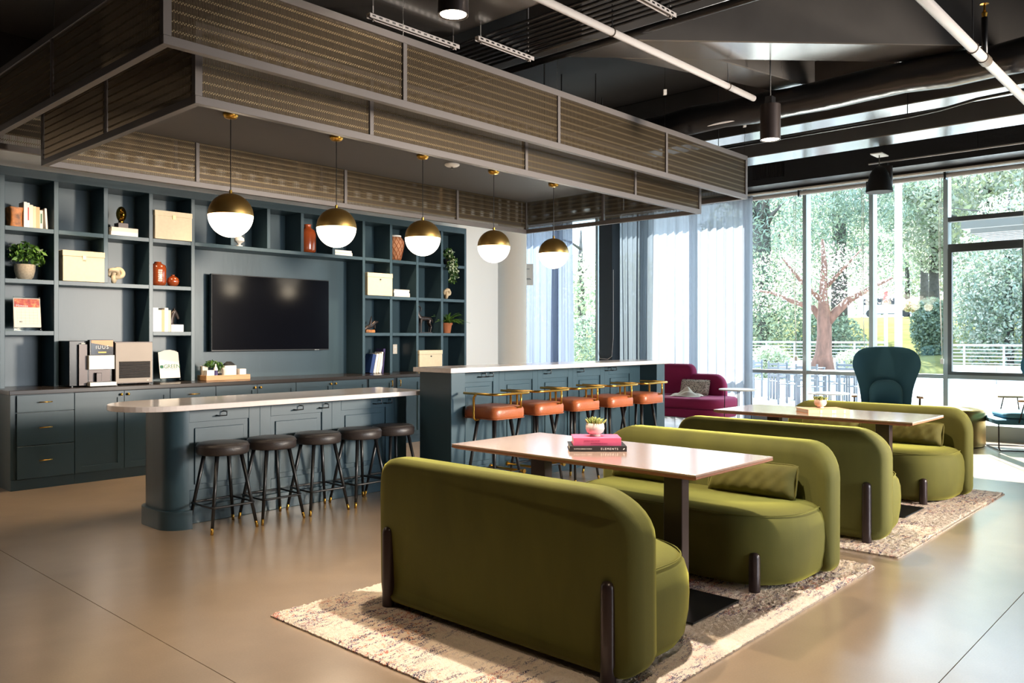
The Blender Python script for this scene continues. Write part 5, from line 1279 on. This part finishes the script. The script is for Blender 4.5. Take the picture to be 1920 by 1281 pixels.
cards('blossom', [(21.9, 8.7, 2.8, 1.2, 1.5, .6), (21.8, 10.3, 2.5, .9, .8, .45), (22, 7.4, 2.75, .9, .7, .5), (21.9, 8.9, 3.5, 1.0, 1.1, .5), (21.6, 9.8, 3.3, .8, .9, .5), (22.2, 7.9, 3.4, .8, .9, .45)], 3000, .04, ['lf_pink', 'lf_pink', 'lf_pink', 'lf_green', 'lf_pale'], pt, kind='stuff', seed=11)
# tall conifer with a visible trunk, and background wood
tree('conifer', 'tall grey-trunked conifer left of the second window mullion', 33.5, 16.1, .3, 15, [(0, 0, 5.5, 3.2, 3.2, 1.0), (0, -2, 7, 3.6, 3.6, .9), (0, 1, 8.5, 3.2, 3.4, .9), (0, 0, 10, 2.6, 3, .9), (0, 0, 12, 2, 2.4, 1), (1, -5, 7.5, 2.4, 2.6, .7), (1, -5, 9.4, 2.4, 3, .8), (1, -4, 6.2, 2, 2, .5)], 15000, .13, ['lf_teal', 'lf_teal', 'lf_green', 'lf_deep'], tr=.42, seed=21, droop=.35, aspect=.22, limbs=12)
tree('conifer', 'blue-green conifer filling the middle of the second glazed bay', 40, 15.2, .8, 15, [(0, 0, 4.5, 3.2, 2.6, 1.2), (0, 0, 6.5, 3.6, 3.4, 1.2), (0, 0, 8.5, 3, 3.2, 1.1), (0, 0, 10.5, 2.4, 2.6, 1), (0, 0, 12.5, 1.6, 1.8, 1)], 13000, .13, ['lf_teal', 'lf_deep', 'lf_green'], tr=.35, seed=22, droop=.35, aspect=.22, limbs=12)
k = 0
for (x, y, z, h, cr, n_l, ml, lab) in (
    (31.8, 15.2, .2, 4.6, [(0, 0, 2.4, 2.2, 2.6, 2.4)], 6000, ['lf_green', 'lf_lime', 'lf_deep'], 'bushy bright green tree at the curtain edge'),
    (47, 21.5, 1.5, 9, [(0, 0, 5, 4, 5, 4.5), (0, 3, 3, 3, 4, 3)], 6000, ['lf_green', 'lf_lime'], 'broad green tree behind the tall conifer'),
    (96, 29, 3.3, 15, [(0, 0, 8, 5, 8, 7), (0, -8, 7, 5, 6, 6)], 7000, ['lf_lime', 'lf_pale', 'lf_green'], 'pale lime tree above the white van'),
    (56, 15.9, 2.2, 9, [(0, 0, 7.0, 2.6, 2.8, 3.4), (0, -1, 10.5, 3, 3.2, 2.5)], 6500, ['lf_green', 'lf_pale', 'lf_grey', 'lf_teal'], 'dappled green tree right of the white flagpole'),
    (46, 12.6, 1.4, 9, [(0, -.4, 6.2, 2.4, 2.2, 3.0), (0, .4, 9, 2.6, 3, 2.4)], 6500, ['lf_pale', 'lf_grey', 'lf_green'], 'tall pale-leaved tree above the dark hedge'),
    (34, 6.8, .1, 6.5, [(0, 0, 3.4, 1.8, 1.9, 3.2), (0, -1.6, 3.2, 1.6, 1.8, 3.2), (0, .9, 2.2, 1.2, 1.0, 2.0)], 13000, ['lf_grey', 'lf_green', 'lf_teal', 'lf_pale'], 'large grey-green tree filling the opening sash bay'),
    (42, 9.2, 1, 10, [(0, 0, 7.5, 2.6, 3.0, 3.2), (0, -2.5, 8, 3, 3.4, 3)], 6500, ['lf_pale', 'lf_lime', 'lf_grey'], 'pale tree top above the entrance awning'),
    (40, 31, 1.0, 7, [(0, 0, 3, 3, 8, 2.6)], 5000, ['lf_green', 'lf_lime'], 'wide green tree seen between the blue curtains'),
    (27, 20, 0, 3, [(0, 0, 1.2, 1.5, 3.5, 1.2)], 3000, ['lf_green', 'lf_deep'], 'low green shrub seen beside the dark pier'),
    (104, 40, 3.3, 16, [(0, 0, 8, 6, 16, 8), (0, -24, 8, 6, 12, 8)], 8000, ['lf_lime', 'lf_green', 'lf_pale'], 'row of far pale trees across the road')):
    k += 1; tree('leafy_tree' if h > 3 else 'garden_shrub', lab, x, y, z, h, cr, int(n_l * 1.8), .075 if x < 35 else .13 if x < 70 else .24, ml, tr=.14 if h < 7 else .25, seed=30 + k)
def shrub(x, y, z, rx, ry, rz, n, s, ml, lab, seed): 
    t = thing('garden_shrub', lab, 'shrub', (x, y, z), world=True, group='shrubs and hedges outside')
    cards('foliage', [(x, y, z + rz * .8, rx, ry, rz)], n, s, ml, t, kind='stuff', seed=seed)
    mb = MB()
    for q in range(5): mb.tube([(x, y, z), (x + .3 * rx * math.cos(q * 1.3), y + .3 * ry * math.sin(q * 1.3), z + rz)], .03, 5)
    mb.build('stems', 'bark', t)
shrub(37.5, 10.35, .7, .9, .85, 1.35, 5000, .08, ['lf_deep', 'lf_teal', 'lf_green'], 'dark green rounded hedge left of the opening sash bay', 51)
shrub(31.6, 12.4, 0.1, .9, 1.4, 1.3, 3000, .08, ['lf_deep', 'lf_green'], 'dark rounded shrub behind the flowering tree trunk', 52)
shrub(70, 19.3, 3.4, 1.2, 2.4, .7, 3000, .15, ['lf_orange', 'lf_orange', 'lf_lime'], 'orange autumn hedge by the road behind the flagpole', 53)
shrub(20.3, 9.5, .3, .4, .6, .5, 1800, .05, ['lf_lime', 'lf_pale', 'lf_green'], 'pale flowering planter shrub at the curtain edge', 54)
shrub(22.8, 8.2, .45, .5, .6, .35, 1500, .05, ['lf_pale', 'lf_lime'], 'low pale grasses right of the flowering tree foot', 55)
# planters and railings
def railing(x, y0, y1, z0, z1, nbar, lab, step=1.1):
    t = thing('patio_railing', lab, 'railing', (x, (y0 + y1) / 2, z0), world=True, group='white horizontal-bar patio railings')
    yy = y0
    while yy <= y1 + .01:
        bx(x - .03, x + .03, yy - .025, yy + .025, z0, z1).build('post', 'rail_white', t); yy += step
    for i in range(nbar):
        z = z0 + .06 + (z1 - z0 - .08) * i / (nbar - 1); bx(x - .012, x + .012, y0, y1, z - .014, z + .014).build('bar', 'rail_white', t)
    bx(x - .035, x + .035, y0, y1, z1, z1 + .035).build('top_rail', 'rail_white', t)
def planter(x0, x1, y0, y1, z, lab, m='planter_wall'):
    t = thing('planter_wall', lab, 'planter', ((x0 + x1) / 2, (y0 + y1) / 2, -.04), world=True, group='pale concrete planters round the patio')
    n_ = max(1, int((y1 - y0) / 1.4)); w_ = (y1 - y0) / n_
    for i in range(n_): bx(x0, x1, y0 + i * w_ + .008, y0 + (i + 1) * w_ - .008, -.04, z).build('concrete_panel', m, t)
planter(28.6, 29.0, -4, 7.5, .52, 'long pale wall under the railing, right of the dark hedge'); railing(28.8, -4, 7.5, .52, 1.15, 6, 'white railing on the wall seen through the opening sash')
planter(29.4, 29.8, 9.6, 15.5, .55, 'pale wall behind the flowering tree'); railing(29.6, 9.6, 15.5, .55, 1.22, 6, 'white railing behind the flowering tree')
planter(21.0, 23.2, 7.9, 9.6, .44, 'pale planter at the foot of the flowering tree')
planter(19.6, 20.8, 8.6, 10.6, .32, 'pale low planter behind the curtain edge')
def fpole(x, y, r, z, h, lab, name='flagpole', m='rail_white', top=None, cat='pole'):
    t = thing(name, lab, cat, (x, y, z), world=True)
    MB().lathe([(r, 0), (r, h * .5), (r * .9, h)], (x, y, z), 16).build('shaft', m, t, smooth=True)
    MB().lathe([(r * 1.8, 0), (r * 1.8, .06), (r, .1)], (x, y, z), 16).build('foot', m, t)
    if top: MB().lathe([(r * 1.1, 0), (r * 1.5, .1), (r * .8, .42), (0, .46)], (x, y, z + h), 12).build('orange_cap', top, t)
fpole(27.4, 8.54, .115, -.04, 8.5, 'thick white pole standing in front of the white van')
fpole(32.5, 10.58, .07, -.04, 2.75, 'thin grey post with an orange cap left of the white pole', 'marker_post', 'rail_white', 'ink_red', 'post')
# van on the road
vn = thing('van', 'white van parked on the road beyond the grass bank', 'van', (77.5, 24.8, 3.2), world=True)
vy0, vy1 = 22.4, 27.2
MB().loft([[(x, y, z) for y, z in ((vy0, 3.5), (vy0, 4.05), (vy0 + .9, 4.35), (vy0 + 1.7, 5.1), (vy1 - .1, 5.2), (vy1, 5.1), (vy1, 3.5))] for x in (76.6, 78.4)]).build('body', 'rail_white', vn, bevel=.05)
for y in (vy0 + 1.9, vy0 + 3.0, vy0 + 4.1): bx(76.57, 76.6, y - .4, y + .4, 4.35, 4.9).build('window', 'display', vn)
for y in (vy0 + .9, vy1 - .9): MB().tube([(76.55, y, 3.55), (76.8, y, 3.55)], .35, 18).build('wheel', 'black', vn)
# patio furniture
def pchair(x, y, rz, lab, proto=[None]):
    if proto[0] is None:
        t = thing('patio_chair', lab, 'chair', (x, y, -.04), rz, 'pale metal chairs on the patio')
        for k in range(6): MB().box(-.21 + k * .072, -.15 + k * .072, -.22, .22, .43, .445).build('seat_slat', 'furniture_grey', t)
        for k in range(4): MB().box(-.235, -.22, -.2, .2, .55 + k * .085, .60 + k * .085).build('back_slat', 'furniture_grey', t)
        for s in (-1, 1):
            MB().box(-.24, -.205, s * .215 - .015, s * .215 + .015, 0, .90).build('leg', 'furniture_grey', t); MB().box(.19, .225, s * .215 - .015, s * .215 + .015, 0, .65).build('leg', 'furniture_grey', t)
            MB().box(-.24, .24, s * .23 - .025, s * .23 + .025, .65, .67).build('armrest', 'furniture_grey', t)
        proto[0] = t; return t
    return dup(proto[0], (x, y, -.04), rz=rz, label=lab)
def ptable(x, y, lab):
    t = thing('patio_table', lab, 'table', (x, y, -.04), 0, 'pale square tables on the patio')
    for k in range(7): MB().box(-.45 + k * .13, -.335 + k * .13, -.45, .45, .72, .74).build('top_slat', 'furniture_grey', t)
    for sx in (-1, 1):
        for sy in (-1, 1): MB().box(sx * .42 - .02, sx * .42 + .02, sy * .42 - .02, sy * .42 + .02, 0, .72).build('leg', 'furniture_grey', t)
ptable(17.1, 6.75, 'patio table nearest the glass, left of the teal chair'); ptable(18.6, 8.0, 'patio table in front of the flowering tree')
for x, y, r_, lab in ((16.4, 6.8, 0, 'patio chair nearest the glass at the front table'), (17.1, 6.05, PI / 2, 'patio chair right of the front patio table'), (17.0, 7.45, -PI / 2, 'patio chair left of the front patio table'), (17.85, 6.7, PI, 'patio chair behind the front patio table'),
                     (17.9, 8.1, 0, 'patio chair in front of the rear patio table'), (18.6, 7.25, PI / 2, 'patio chair right of the rear patio table'), (18.5, 8.75, -PI / 2, 'patio chair left of the rear patio table')): pchair(x, y, r_, lab)
# extra hanger rods behind the canopy
for i, (x, y, z0) in enumerate(((6.3, 5.35, 3.45), (7.25, 5.9, 3.45), (7.5, 5.6, 3.45), (8.3, 6.1, 3.45))):
    o = MB().tube([(x, y, z0), (x, y, 4.4)], .008, 6).build('threaded_rod', 'black')
    tag(o, 'thin black hanger rod dropping from the ceiling behind the canopy top', 'rod', 'black hanger rods above the canopy')
